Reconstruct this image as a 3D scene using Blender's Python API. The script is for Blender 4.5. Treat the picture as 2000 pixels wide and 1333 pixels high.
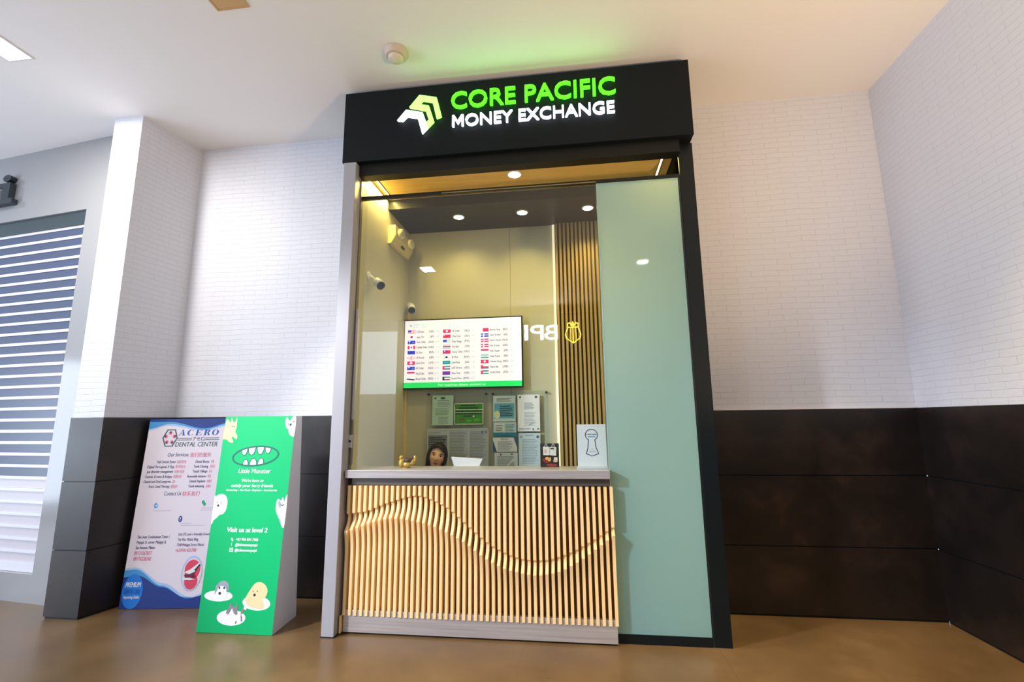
import bpy, bmesh, math, random
from mathutils import Vector, Matrix, noise
random.seed(7)
for o in list(bpy.data.objects): bpy.data.objects.remove(o)
SC = bpy.context.scene
COL = SC.collection

# ------------------------------------------------------------------ camera, world, exposure, large lights
CAM = dict(loc=(0.0, -3.8434, 1.4044), yaw=-0.1248, pitch=0.16692, roll=-0.011426, f=916.87)
def make_camera():
    y, p, r = CAM['yaw'], CAM['pitch'], CAM['roll']
    fw = Vector((math.sin(y)*math.cos(p), math.cos(y)*math.cos(p), math.sin(p)))
    rt = Vector((math.cos(y), -math.sin(y), 0)); up = rt.cross(fw)
    r2 = rt*math.cos(r)+up*math.sin(r); u2 = -rt*math.sin(r)+up*math.cos(r)
    cd = bpy.data.cameras.new('camera'); co = bpy.data.objects.new('camera', cd); COL.objects.link(co)
    M = Matrix((r2, u2, -fw)).transposed().to_4x4(); M.translation = Vector(CAM['loc'])
    co.matrix_world = M
    cd.sensor_width = 36; cd.sensor_fit = 'HORIZONTAL'; cd.lens = CAM['f']/2000*36
    cd.clip_start = .05; cd.clip_end = 100
    SC.camera = co
make_camera()
w = bpy.data.worlds.new('world'); SC.world = w; w.use_nodes = True
w.node_tree.nodes['Background'].inputs[0].default_value = (.68, .81, 1.04, 1)
w.node_tree.nodes['Background'].inputs[1].default_value = 1.0
SC.view_settings.view_transform = 'Standard'; SC.view_settings.look = 'None'
SC.view_settings.gamma = 1; SC.view_settings.use_curve_mapping = False
SC.view_settings.exposure = 0.5
def area(name, loc, size, power, col, aim, sy=None, spread=180):
    l = bpy.data.lights.new(name, 'AREA'); l.energy = power; l.color = col; l.size = size
    l.spread = math.radians(spread)
    if sy: l.shape = 'RECTANGLE'; l.size_y = sy
    o = bpy.data.objects.new(name, l); COL.objects.link(o); o.location = loc
    o.rotation_euler = (Vector(aim)-Vector(loc)).to_track_quat('-Z', 'Y').to_euler()
    return o
def point(name, loc, r, power, col):
    l = bpy.data.lights.new(name, 'POINT'); l.energy = power; l.color = col; l.shadow_soft_size = r
    o = bpy.data.objects.new(name, l); COL.objects.link(o); o.location = loc
    return o
def spot(name, loc, power, col, ang, blend=.6, r=.03, aim=None):
    l = bpy.data.lights.new(name, 'SPOT'); l.energy = power; l.color = col; l.spot_size = math.radians(ang); l.spot_blend = blend; l.shadow_soft_size = r
    o = bpy.data.objects.new(name, l); COL.objects.link(o); o.location = loc
    if aim: o.rotation_euler = (Vector(aim)-Vector(loc)).to_track_quat('-Z', 'Y').to_euler()
    return o
area('daylight_entrance', (-8.6, -4.6, 1.35), 5.0, 170, (.74, .85, 1.0), (0, -2.6, 2.9), 2.3)
area('daylight_window', (-5.55, -8.85, 2.93), 2.9, 36, (.72, .84, 1.0), (-4.6, 0, 2.93), 1.65)
spot('side_hall_spot', (-4.3, -3.4, 3.2), 780, (.98, .97, 1.0), 50, .75, .16, (-.55, -.55, .55))
spot('added_warm_uplight', (2.05, -3.4, 1.3), 215, (1.0, .65, .30), 118, 1.0, .10, (1.0, -1.9, 4.06))  # unseen lamp, added to warm and brighten the right-hand ceiling and wall
spot('added_warm_floor_spot', (1.8, -2.2, 4.0), 430, (1.0, .74, .34), 74, .9, .12, (1.75, -1.7, 0))  # unseen lamp, added to yellow and brighten the floor on the right

# ------------------------------------------------------------------ materials
def lin(c):
    return tuple(((x/255)/12.92 if x/255 <= .04045 else (((x/255)+.055)/1.055)**2.4) for x in c)
MATS = {}
def mat(name, rgb=(200, 200, 200), rough=.5, metal=0, emit=0, spec=.5, coat=0):
    if name in MATS: return MATS[name]
    m = bpy.data.materials.new(name); m.use_nodes = True
    b = m.node_tree.nodes['Principled BSDF']; c = (*lin(rgb), 1)
    b.inputs['Base Color'].default_value = c; b.inputs['Roughness'].default_value = rough
    b.inputs['Metallic'].default_value = metal; b.inputs['Specular IOR Level'].default_value = spec
    if coat: b.inputs['Coat Weight'].default_value = coat; b.inputs['Coat Roughness'].default_value = .03
    if emit:
        b.inputs['Emission Color'].default_value = c; b.inputs['Emission Strength'].default_value = emit
    MATS[name] = m; return m
def bsdf(m): return m.node_tree.nodes['Principled BSDF']
def N(m, t, **kw):
    n = m.node_tree.nodes.new(t)
    for k, v in kw.items():
        if k in n.inputs.keys(): n.inputs[k].default_value = v
        else: setattr(n, k, v)
    return n
def L(m, a, b): m.node_tree.links.new(a, b)
def math_(m, op, a, b=None):
    n = N(m, 'ShaderNodeMath', operation=op)
    for i, x in enumerate((a, b)):
        if x is None: continue
        if isinstance(x, (int, float)): n.inputs[i].default_value = x
        else: L(m, x, n.inputs[i])
    return n.outputs[0]
def ramp(m, fac, stops):
    r = N(m, 'ShaderNodeValToRGB'); L(m, fac, r.inputs[0])
    e = r.color_ramp.elements
    while len(e) < len(stops): e.new(.5)
    for i, (p, c) in enumerate(stops): e[i].position = p; e[i].color = (*lin(c), 1)
    return r.outputs[0]
def bump(m, h, strength, dist=.01):
    b = N(m, 'ShaderNodeBump', Strength=strength, Distance=dist); L(m, h, b.inputs['Height'])
    L(m, b.outputs[0], bsdf(m).inputs['Normal']); return b
def wallcoord(m):
    tc = N(m, 'ShaderNodeTexCoord'); s = N(m, 'ShaderNodeSeparateXYZ'); L(m, tc.outputs['Object'], s.inputs[0])
    c = N(m, 'ShaderNodeCombineXYZ'); L(m, math_(m, 'ADD', s.outputs[0], s.outputs[1]), c.inputs[0]); L(m, s.outputs[2], c.inputs[1])
    return tc, s, c
def brick_mat():
    m = mat('white_painted_brick', (233, 229, 229), .55)
    tc, s, c = wallcoord(m)
    nz = N(m, 'ShaderNodeTexNoise', Scale=3.0, Detail=3.0); L(m, tc.outputs['Object'], nz.inputs['Vector'])
    d = N(m, 'ShaderNodeVectorMath', operation='SCALE'); d.inputs[3].default_value = .03; L(m, nz.outputs['Color'], d.inputs[0])
    a = N(m, 'ShaderNodeVectorMath', operation='ADD'); L(m, c.outputs[0], a.inputs[0]); L(m, d.outputs[0], a.inputs[1])
    b = N(m, 'ShaderNodeTexBrick', Scale=1.0)
    b.inputs['Mortar Size'].default_value = .0027; b.inputs['Mortar Smooth'].default_value = .6; b.inputs['Brick Width'].default_value = .21
    b.inputs['Row Height'].default_value = .046; b.offset = .5
    b.inputs['Color1'].default_value = (.25, .25, .25, 1); b.inputs['Color2'].default_value = (.95, .95, .95, 1); b.inputs['Mortar'].default_value = (0, 0, 0, 1)
    L(m, a.outputs[0], b.inputs['Vector'])
    n2 = N(m, 'ShaderNodeTexNoise', Scale=38.0, Detail=4.0); L(m, tc.outputs['Object'], n2.inputs['Vector'])
    mm = N(m, 'ShaderNodeMapRange'); mm.inputs[3].default_value = 1; mm.inputs[4].default_value = -.6; L(m, b.outputs['Fac'], mm.inputs[0])
    h = math_(m, 'ADD', mm.outputs[0], math_(m, 'MULTIPLY', n2.outputs[0], .7))
    h = math_(m, 'ADD', h, math_(m, 'MULTIPLY', b.outputs['Color'], .5))
    bump(m, h, .42, .006)
    cr = ramp(m, b.outputs['Fac'], [(0, (224, 226, 235)), (1, (217, 218, 226))]); L(m, cr, bsdf(m).inputs['Base Color'])
    return m
def dark_tile_mat():
    m = mat('dark_bronze_tile', (50, 40, 34), .42)
    tc = N(m, 'ShaderNodeTexCoord')
    n1 = N(m, 'ShaderNodeTexNoise', Scale=2.2, Detail=8.0, Roughness=.65); L(m, tc.outputs['Object'], n1.inputs['Vector'])
    L(m, ramp(m, n1.outputs[0], [(.3, (16, 13, 12)), (.52, (28, 21, 18)), (.72, (52, 36, 28))]), bsdf(m).inputs['Base Color'])
    r = N(m, 'ShaderNodeMapRange'); r.inputs[3].default_value = .26; r.inputs[4].default_value = .46; L(m, n1.outputs[0], r.inputs[0]); L(m, r.outputs[0], bsdf(m).inputs['Roughness'])
    return m
def floor_mat():
    m = mat('brown_floor_tile', (150, 118, 92), .3)
    tc = N(m, 'ShaderNodeTexCoord')
    mp = N(m, 'ShaderNodeMapping'); mp.inputs['Location'].default_value = (.35, .22, 0); L(m, tc.outputs['Object'], mp.inputs[0])
    b = N(m, 'ShaderNodeTexBrick', Scale=1.0); b.offset = 0; b.inputs['Brick Width'].default_value = 1.2; b.inputs['Row Height'].default_value = .6
    b.inputs['Mortar Size'].default_value = .0022; b.inputs['Mortar Smooth'].default_value = .2; L(m, mp.outputs[0], b.inputs['Vector'])
    n1 = N(m, 'ShaderNodeTexNoise', Scale=1.6, Detail=7.0, Roughness=.6); L(m, tc.outputs['Object'], n1.inputs['Vector'])
    c = ramp(m, n1.outputs[0], [(.28, (92, 71, 46)), (.55, (112, 88, 58)), (.75, (127, 102, 70))])
    mx = N(m, 'ShaderNodeMix', data_type='RGBA'); L(m, b.outputs['Fac'], mx.inputs[0]); L(m, c, mx.inputs[6]); mx.inputs[7].default_value = (*lin((105, 80, 60)), 1)
    L(m, mx.outputs[2], bsdf(m).inputs['Base Color'])
    r = N(m, 'ShaderNodeMapRange'); r.inputs[3].default_value = .2; r.inputs[4].default_value = .42; L(m, n1.outputs[0], r.inputs[0]); L(m, r.outputs[0], bsdf(m).inputs['Roughness'])
    bump(m, math_(m, 'SUBTRACT', 1.0, b.outputs['Fac']), .25, .002)
    return m
def grain_mat(name, c0, c1, rough, stretch=(3, 40, 40), metal=0):
    m = mat(name, c0, rough, metal)
    tc = N(m, 'ShaderNodeTexCoord'); mp = N(m, 'ShaderNodeMapping'); mp.inputs['Scale'].default_value = stretch; L(m, tc.outputs['Object'], mp.inputs[0])
    n1 = N(m, 'ShaderNodeTexNoise', Scale=1.0, Detail=5.0, Roughness=.6); L(m, mp.outputs[0], n1.inputs['Vector'])
    L(m, ramp(m, n1.outputs[0], [(.3, c0), (.7, c1)]), bsdf(m).inputs['Base Color'])
    return m
def glass_mat(name, tint, refl=.07):
    m = bpy.data.materials.new(name); m.use_nodes = True; nt = m.node_tree
    nt.nodes.remove(nt.nodes['Principled BSDF']); out = nt.nodes['Material Output']
    t = N(m, 'ShaderNodeBsdfTransparent'); t.inputs[0].default_value = (*tint, 1)
    g = N(m, 'ShaderNodeBsdfGlossy'); g.inputs['Roughness'].default_value = 0.0; g.inputs['Color'].default_value = (1, 1, 1, 1)
    lw = N(m, 'ShaderNodeLayerWeight'); lw.inputs[0].default_value = .5
    f = math_(m, 'ADD', math_(m, 'MULTIPLY', math_(m, 'POWER', lw.outputs['Facing'], 5.0), .9), refl)
    mx = N(m, 'ShaderNodeMixShader'); L(m, f, mx.inputs[0]); L(m, t.outputs[0], mx.inputs[1]); L(m, g.outputs[0], mx.inputs[2]); L(m, mx.outputs[0], out.inputs[0])
    MATS[name] = m; return m
BRICK = brick_mat(); DTILE = dark_tile_mat(); FLOOR = floor_mat()
CEIL = mat('ceiling_paint', (248, 246, 245), .7)
BLACK = mat('black_panel', (18, 24, 28), .5, spec=.15)
BLACKM = mat('black_frame', (10, 20, 24), .4, spec=.3)
WHITEAL = mat('white_aluminium', (158, 158, 166), .38)
BRUSHED = grain_mat('brushed_steel', (168, 162, 162), (196, 191, 192), .34, (1.5, 60, 60), .35)
WOOD = grain_mat('pale_timber', (246, 206, 146), (253, 222, 166), .5, (40, 40, 2.5))
WOODD = grain_mat('brown_backing', (92, 62, 26), (110, 76, 34), .6, (40, 40, 2))
SOFFIT = grain_mat('soffit_timber', (222, 186, 106), (234, 200, 124), .5, (2.5, 34, 34))
DCEIL = mat('dark_ceiling', (30, 29, 22), .4, spec=.2)
CREAM = mat('cream_wall', (192, 188, 168), .6)
def frost_mat():
    m = bpy.data.materials.new('frosted_glass'); m.use_nodes = True; nt = m.node_tree
    nt.nodes.remove(nt.nodes['Principled BSDF']); out = nt.nodes['Material Output']
    d = N(m, 'ShaderNodeBsdfDiffuse'); d.inputs[0].default_value = (.29, .58, .70, 1)
    t = N(m, 'ShaderNodeBsdfTranslucent'); t.inputs[0].default_value = (.95, .97, .66, 1)
    g = N(m, 'ShaderNodeBsdfGlossy'); g.inputs['Roughness'].default_value = .03
    a = N(m, 'ShaderNodeMixShader'); a.inputs[0].default_value = .55; L(m, d.outputs[0], a.inputs[1]); L(m, t.outputs[0], a.inputs[2])
    lw = N(m, 'ShaderNodeLayerWeight'); lw.inputs[0].default_value = .5
    f = math_(m, 'ADD', math_(m, 'MULTIPLY', math_(m, 'POWER', lw.outputs['Facing'], 5.0), .9), .045)
    b = N(m, 'ShaderNodeMixShader'); L(m, f, b.inputs[0]); L(m, a.outputs[0], b.inputs[1]); L(m, g.outputs[0], b.inputs[2]); L(m, b.outputs[0], out.inputs[0])
    return m
FROST = frost_mat()
GLASS = glass_mat('clear_glass', (.93, .97, .96), .042)
ACRYL = glass_mat('clear_acrylic', (.95, .975, .985), .025)
WHITE = mat('white_plastic', (232, 232, 232), .4)
DARKP = mat('dark_plastic', (22, 26, 34), .35)
LED = mat('warm_led', (255, 214, 150), .5, emit=5)
DLITE = mat('downlight_glow', (255, 244, 214), .5, emit=9)
LAMPG = mat('lamp_glow', (255, 252, 244), .5, emit=3)
SHOPW = mat('shop_grey_panel', (150, 150, 152), .12)

# ------------------------------------------------------------------ geometry helpers
class MB:
    def __init__(s): s.bm = bmesh.new(); s.mi = 0; s.mats = []
    def use(s, m):
        if m not in s.mats: s.mats.append(m)
        s.mi = s.mats.index(m); return s
    def face(s, pts):
        f = s.bm.faces.new([s.bm.verts.new(p) for p in pts]); f.material_index = s.mi; return s
    def hexa(s, a, b):           # two quads, bottom a, top b, ccw from above
        v = [s.bm.verts.new(p) for p in a]+[s.bm.verts.new(p) for p in b]
        for q in ((3, 2, 1, 0), (4, 5, 6, 7), (0, 1, 5, 4), (1, 2, 6, 5), (2, 3, 7, 6), (3, 0, 4, 7)):
            f = s.bm.faces.new([v[i] for i in q]); f.material_index = s.mi
        return s
    def box(s, x0, x1, y0, y1, z0, z1):
        return s.hexa([(x0, y0, z0), (x1, y0, z0), (x1, y1, z0), (x0, y1, z0)], [(x0, y0, z1), (x1, y0, z1), (x1, y1, z1), (x0, y1, z1)])
    def prism(s, poly, d):       # poly list of 3D points, extruded by vector d
        d = Vector(d); a = [s.bm.verts.new(p) for p in poly]; b = [s.bm.verts.new(Vector(p)+d) for p in poly]; n = len(a)
        fs = [s.bm.faces.new(a[::-1]), s.bm.faces.new(b)]
        for i in range(n): fs.append(s.bm.faces.new((a[i], a[(i+1) % n], b[(i+1) % n], b[i])))
        for f in fs: f.material_index = s.mi
        return s
    def cyl(s, p0, p1, r0, r1=None, n=24, smooth=True):
        p0, p1 = Vector(p0), Vector(p1); r1 = r0 if r1 is None else r1; ax = (p1-p0).normalized()
        u = ax.orthogonal().normalized(); v = ax.cross(u)
        A = [s.bm.verts.new(p0+(u*math.cos(2*math.pi*i/n)+v*math.sin(2*math.pi*i/n))*r0) for i in range(n)]
        B = [s.bm.verts.new(p1+(u*math.cos(2*math.pi*i/n)+v*math.sin(2*math.pi*i/n))*r1) for i in range(n)]
        fs = [s.bm.faces.new(A[::-1]), s.bm.faces.new(B)]
        for i in range(n):
            f = s.bm.faces.new((A[i], A[(i+1) % n], B[(i+1) % n], B[i])); f.smooth = smooth; fs.append(f)
        for f in fs: f.material_index = s.mi
        return s
    def lathe(s, c, prof, n=28, axis=(0, 0, 1)):   # prof: (r, h)
        ax = Vector(axis).normalized(); u = ax.orthogonal().normalized(); v = ax.cross(u); c = Vector(c); rings = []
        for r, h in prof: rings.append([s.bm.verts.new(c+ax*h+(u*math.cos(2*math.pi*i/n)+v*math.sin(2*math.pi*i/n))*max(r, 1e-4)) for i in range(n)])
        for a, b in zip(rings, rings[1:]):
            for i in range(n):
                f = s.bm.faces.new((a[i], a[(i+1) % n], b[(i+1) % n], b[i])); f.smooth = True; f.material_index = s.mi
        for ring in (rings[0][::-1], rings[-1]):
            f = s.bm.faces.new(ring); f.material_index = s.mi
        return s
    def ball(s, c, r, n=16, sc=(1, 1, 1), rot=None):
        M = Matrix.Translation(c) @ (rot.to_4x4() if rot else Matrix()) @ Matrix.Diagonal((*sc, 1))
        for v in bmesh.ops.create_uvsphere(s.bm, u_segments=n, v_segments=max(6, n//2), radius=r, matrix=M)['verts']:
            for f in v.link_faces: f.smooth = True; f.material_index = s.mi
        return s
    def build(s, name, parent=None, bevel=0, fixn=True):
        if fixn: bmesh.ops.recalc_face_normals(s.bm, faces=s.bm.faces)
        me = bpy.data.meshes.new(name); s.bm.to_mesh(me); s.bm.free()
        for m in s.mats: me.materials.append(m)
        o = bpy.data.objects.new(name, me); COL.objects.link(o)
        if parent is not None: link_parent(o, parent)
        if bevel:
            b = o.modifiers.new('bevel', 'BEVEL'); b.width = bevel; b.segments = 2; b.limit_method = 'ANGLE'
        return o
def link_parent(o, p):
    o.parent = p; o.matrix_parent_inverse = Matrix.Translation(p.location).inverted() if p.type == 'EMPTY' else Matrix()
def mb(m=None):
    x = MB()
    if m: x.use(m)
    return x
def tag(o, label=None, cat=None, group=None, kind=None):
    for k, v in (('label', label), ('category', cat), ('group', group), ('kind', kind)):
        if v: o[k] = v
    return o
def thing(name, loc, label, cat, group=None):
    o = bpy.data.objects.new(name, None); COL.objects.link(o); o.location = loc; o.empty_display_size = .1
    return tag(o, label, cat, group)
def struct(b, name, label=None): return tag(b.build(name), label, None, None, 'structure')

# text outlines as flat triangles in 2D
_tc = {}
def text_tris(s, shear=0, off=0):
    k = (s, shear, off)
    if k in _tc: return _tc[k]
    cu = bpy.data.curves.new('t', 'FONT'); cu.body = s; cu.size = 1; cu.shear = shear; cu.offset = off; cu.resolution_u = 3; cu.fill_mode = 'BOTH'
    ob = bpy.data.objects.new('t', cu); COL.objects.link(ob)
    dg = bpy.context.evaluated_depsgraph_get(); dg.update()
    ev = ob.evaluated_get(dg); me = ev.to_mesh()
    vs = [(v.co.x, v.co.y) for v in me.vertices]; fs = [tuple(p.vertices) for p in me.polygons]
    ev.to_mesh_clear(); bpy.data.objects.remove(ob); bpy.data.curves.remove(cu)
    _tc[k] = (vs, fs); return _tc[k]
def bbox(vs):
    xs = [v[0] for v in vs]; ys = [v[1] for v in vs]; return min(xs), max(xs), min(ys), max(ys)
CAP = None
def cap():
    global CAP
    if CAP is None: CAP = bbox(text_tris('H')[0])[3]
    return CAP

class Art:
    """flat print in u,v coordinates, mapped on a surface by fn(u, v, layer)"""
    def __init__(s, fn): s.fn = fn; s.b = MB(); s.k = 1
    smooth = False
    def poly(s, pts, m, layer=1):
        if s.smooth and 5 <= len(pts) < 30:
            q, n = [], len(pts)
            for i in range(n):
                a, b, c, d = pts[i-1], pts[i], pts[(i+1) % n], pts[(i+2) % n]
                for k in range(5):
                    t = k/5; q.append(tuple(.5*(2*b[j]+(c[j]-a[j])*t+(2*a[j]-5*b[j]+4*c[j]-d[j])*t*t+(3*b[j]-a[j]-3*c[j]+d[j])*t**3) for j in (0, 1)))
            pts = q
        s.b.use(m); vs = [s.b.bm.verts.new(s.fn(u, v, layer)) for u, v in pts]
        f = s.b.bm.faces.new(vs); f.material_index = s.b.mi
        bmesh.ops.triangulate(s.b.bm, faces=[f])
    def rect(s, u0, u1, v0, v1, m, layer=1): s.poly([(u0, v0), (u1, v0), (u1, v1), (u0, v1)], m, layer)
    def ell(s, u, v, ru, rv, m, layer=1, rot=0, n=32):
        c, q = math.cos(rot), math.sin(rot)
        s.poly([(u+ru*(math.cos(a)*c)-ru*math.sin(a)*q*rv/ru*1, v+rv*math.sin(a)*c+rv*math.cos(a)*q) for a in [2*math.pi*i/n for i in range(n)]], m, layer)
    def line(s, pts, wu, wv, m, layer=1, closed=False):
        n = len(pts); P = [(p[0]/wu, p[1]/wv) for p in pts]; Lf, Rt = [], []
        for i in range(n):
            a = P[i-1] if (closed or i) else P[i]; c = P[(i+1) % n] if (closed or i < n-1) else P[i]; b = P[i]
            d1 = Vector((b[0]-a[0], b[1]-a[1])); d2 = Vector((c[0]-b[0], c[1]-b[1]))
            d1 = d1.normalized() if d1.length > 1e-9 else d2.normalized(); d2 = d2.normalized() if d2.length > 1e-9 else d1
            tn = (d1+d2); tn = tn.normalized() if tn.length > 1e-6 else d1
            k = .5/max(.45, tn.dot(d1)); nx, ny = -tn.y*k, tn.x*k
            Lf.append(((b[0]+nx)*wu, (b[1]+ny)*wv)); Rt.append(((b[0]-nx)*wu, (b[1]-ny)*wv))
        for i in range(n if closed else n-1):
            k = (i+1) % n; s.poly([Lf[i], Rt[i], Rt[k], Lf[k]], m, layer)
    def text(s, t, u, v, h, m, w=None, al='l', shear=0, off=0, layer=2, asp=1.0):
        """baseline at v, cap height h (in v units), total width w in u units or natural * asp"""
        vs, fs = text_tris(t, shear, 0)
        if not fs: return
        x0, x1, _, _ = bbox(vs); sy = h/cap(); sx = w/(x1-x0) if w else sy*asp; W = (x1-x0)*sx
        u0 = u if al == 'l' else (u-W if al == 'r' else u-W/2)
        s.b.use(m)
        for k, sh in enumerate((0,) if off < .005 else (-off*sx, off*sx)):
            V = [s.b.bm.verts.new(s.fn(u0+sh+(a-x0)*sx, v+c*sy, layer+.3*k)) for a, c in vs]
            for f in fs:
                try: q = s.b.bm.faces.new([V[i] for i in f]); q.material_index = s.b.mi
                except ValueError: pass
    def serif(s, t, u, v, h, w, m, shear=.2, layer=2):
        """high-contrast italic capitals: A C E R O"""
        E = lambda cx, cz, rx, rz, a0, a1, n=16: [(cx+rx*math.cos(math.radians(a0+(a1-a0)*i/n)), cz+rz*math.sin(math.radians(a0+(a1-a0)*i/n))) for i in range(n+1)]
        def ring(o, n_): return [[o[i], o[i+1], n_[i+1], n_[i]] for i in range(len(o)-1)]
        G = {'A': [[(.08, 0), (.14, 0), (.50, 1), (.44, 1)], [(.66, 0), (.95, 0), (.56, 1), (.42, 1)], [(.24, .30), (.72, .30), (.72, .35), (.26, .35)], [(0, 0), (.26, 0), (.26, .04), (0, .04)], [(.56, 0), (1.04, 0), (1.04, .04), (.56, .04)]],
             'C': ring(E(.5, .5, .5, .5, 48, 312), E(.58, .5, .30, .46, 48, 312))+[[(.80, .72), (.86, .72), (.86, 1), (.80, .9)], [(.82, .06), (.88, .25), (.82, .25), (.78, .15)]],
             'E': [[(.12, 0), (.40, 0), (.40, 1), (.12, 1)], [(0, 0), (.12, 0), (.12, .04), (0, .04)], [(0, .96), (.12, .96), (.12, 1), (0, 1)], [(.40, .95), (.92, .95), (.92, 1), (.40, 1)], [(.40, 0), (.96, 0), (.96, .05), (.40, .05)], [(.40, .48), (.68, .48), (.68, .53), (.40, .53)], [(.86, .72), (.92, .72), (.92, .95), (.80, .95)], [(.84, .05), (.96, .05), (.98, .28), (.93, .28)], [(.63, .36), (.68, .36), (.68, .65), (.63, .65)]],
             'R': [[(.12, 0), (.40, 0), (.40, 1), (.12, 1)], [(0, 0), (.52, 0), (.52, .04), (0, .04)], [(0, .96), (.12, .96), (.12, 1), (0, 1)]]+ring(E(.50, .74, .38, .26, 90, -90), E(.46, .74, .18, .22, 90, -90))+[[(.40, .96), (.52, .96), (.52, 1), (.40, 1)], [(.40, .48), (.52, .48), (.52, .52), (.40, .52)], [(.52, .50), (.72, .52), (1.0, 0), (.72, 0)]],
             'O': ring(E(.5, .5, .5, .5, 0, 360, 36), E(.5, .5, .24, .46, 0, 360, 36))}
        st = w/len(t)
        for k, ch in enumerate(t):
            for p in G[ch]: s.poly([(u+st*(k+.80*x)+shear*z*st*.6, v+z*h) for x, z in p], m, layer)
    def build(s, name, parent):
        o = s.b.build(name, parent, fixn=False); s.b = MB(); return o

# ------------------------------------------------------------------ the setting
HC = 4.066; XR = 2.517; ZW = 1.46
struct(mb(FLOOR).box(-9, 3.2, -9, .7, -.1, 0), 'floor')
struct(mb(CEIL).box(-9, 3.2, -9, .7, HC, HC+.1), 'ceiling')
KX0, KX1, KZ = -1.66, .88, 3.46          # opening of the kiosk in the wall behind it
b = mb(BRICK)
b.box(-3.7, KX0, 0, .12, ZW, HC).box(KX1, XR+.12, 0, .12, ZW, HC).box(KX0, KX1, 0, .12, KZ, HC)
struct(b, 'wall_back')
struct(mb(BRICK).box(XR, XR+.12, -9, 0, ZW, HC), 'wall_right')
PX0, PX1, PXI, PY = -3.9125, -3.638, -3.5155, -.556
def pillar(z0, z1, g, m):
    return mb(m).hexa([(PX0-g, PY-g, z0), (PX1+g, PY-g, z0), (PXI+g, .12, z0), (PX0-g, .12, z0)], [(PX0-g, PY-g, z1), (PX1+g, PY-g, z1), (PXI+g, .12, z1), (PX0-g, .12, z1)])
struct(pillar(ZW, HC, 0, BRICK), 'wall_pillar')
# dark tiled lower walls, three courses each, with real joints
ROWS = [(0.0, .015, None), (.015, .474, 1), (.482, .972, 1), (.980, ZW, 1)]
def dado(name, fn, label):
    b = mb(BLACKM); fn(b, 0, ZW, -.004)
    b.use(DTILE)
    for z0, z1, k in ROWS[1:]: fn(b, z0, z1, .008)
    return struct(b, name, label)
dado('trim_1', lambda b, z0, z1, g: b.box(PXI, KX0, -g if g > 0 else 0, .12, z0, z1), 'dark tiled lower wall behind the standees')
dado('trim_2', lambda b, z0, z1, g: b.box(KX1, XR, -g if g > 0 else 0, .12, z0, z1), 'dark tiled lower wall between the kiosk and the corner')
dado('trim_3', lambda b, z0, z1, g: b.box(XR-(g if g > 0 else 0), XR+.12, -9, -.008, z0, z1), 'dark tiled lower side wall running towards the camera')
def pdado(b, z0, z1, g):
    g = max(g, 0)
    b.hexa([(PX0-g, PY-g, z0), (PX1+g, PY-g, z0), (PXI+g, -.009, z0), (PX0-g, -.009, z0)], [(PX0-g, PY-g, z1), (PX1+g, PY-g, z1), (PXI+g, -.009, z1), (PX0-g, -.009, z1)])
dado('trim_4', pdado, 'dark tiled foot of the white brick pillar')
# pale ledge line over the tiles
LEDGE = mat('ledge_paint', (226, 222, 220), .5)
struct(mb(LEDGE).box(KX1, XR-.012, -.012, 0, ZW, ZW+.008), 'trim_5')
# neighbouring shop front, slightly turned
def SY(x): return -.376-.1312*(x+3.9125)
def S(x, off, z): return (x, SY(x)-off, z)
def sbox(b, x0, x1, o0, o1, z0, z1):      # o1 towards the camera
    return b.hexa([S(x0, o1, z0), S(x1, o1, z0), S(x1, o0, z0), S(x0, o0, z0)], [S(x0, o1, z1), S(x1, o1, z1), S(x1, o0, z1), S(x0, o0, z1)])
SHX = -4.368
b = mb(SHOPW); sbox(b, -8.8, PX0-.009, -.12, 0, 3.363, HC); sbox(b, SHX, PX0-.009, -.12, 0, 0, 3.363); sbox(b, -8.8, SHX, -.12, 0, 0, .215)
struct(b, 'wall_shop', 'grey shop front wall beside the pillar')
struct(mb(mat('far_wall', (120, 112, 108), .6)).box(-4.5, 3.2, -9, -8.9, 0, HC), 'wall_far')

# kiosk shell
YB = .56; XL = -1.60; XI = .83
struct(mb(CREAM).box(XL-.06, XL, -.52, YB+.1, 0, KZ), 'wall_kiosk_left')
b = mb(CREAM).box(XL, -.565, YB, YB+.1, 0, KZ).box(-.561, XI, YB, YB+.1, 0, KZ); b.use(mat('seam', (120, 116, 104), .6)).box(-.565, -.561, YB+.002, YB+.1, 0, KZ)
struct(b, 'wall_kiosk_back')
struct(mb(mat('kiosk_dark_side', (34, 34, 30), .3)).box(XI, XI+.05, -.006, YB+.1, 0, KZ), 'wall_kiosk_right')
struct(mb(DCEIL).box(XL, XI, -.012, YB, 3.30, KZ), 'ceiling_kiosk')
struct(mb(SOFFIT).box(XL, XI, -.50, -.014, 3.392, KZ), 'trim_6', 'timber soffit over the glass front')

# ------------------------------------------------------------------ kiosk: posts, beam, sign
t = thing('kiosk_post', (-1.65, -.65, 0), 'white aluminium post at the pale end of the counter, beside the green standee', 'post')
b = mb(WHITEAL).hexa([(-1.697, -.65, 0), (-1.608, -.65, 0), (-1.608, -.555, 0), (-1.697, -.555, 0)], [(-1.706, -.65, 3.40), (-1.606, -.65, 3.40), (-1.606, -.555, 3.40), (-1.706, -.555, 3.40)])
b.build('post_body', t, .003)
mb(mat('grey_aluminium', (132, 128, 122), .35, .4)).box(-1.697, -1.600, -.554, -.52, 0, 3.40).build('inner_return', t)
mb(DARKP).box(-1.700, -1.605, -.652, -.555, 0, .008).build('foot', t)
t = thing('kiosk_post', (.88, -.535, 0), 'tall black post at the dark end of the kiosk, against the dark tiled wall', 'post')
mb(BLACKM).box(.833, .935, -.535, -.008, 0, 3.404).build('post_body', t, .002)
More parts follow.
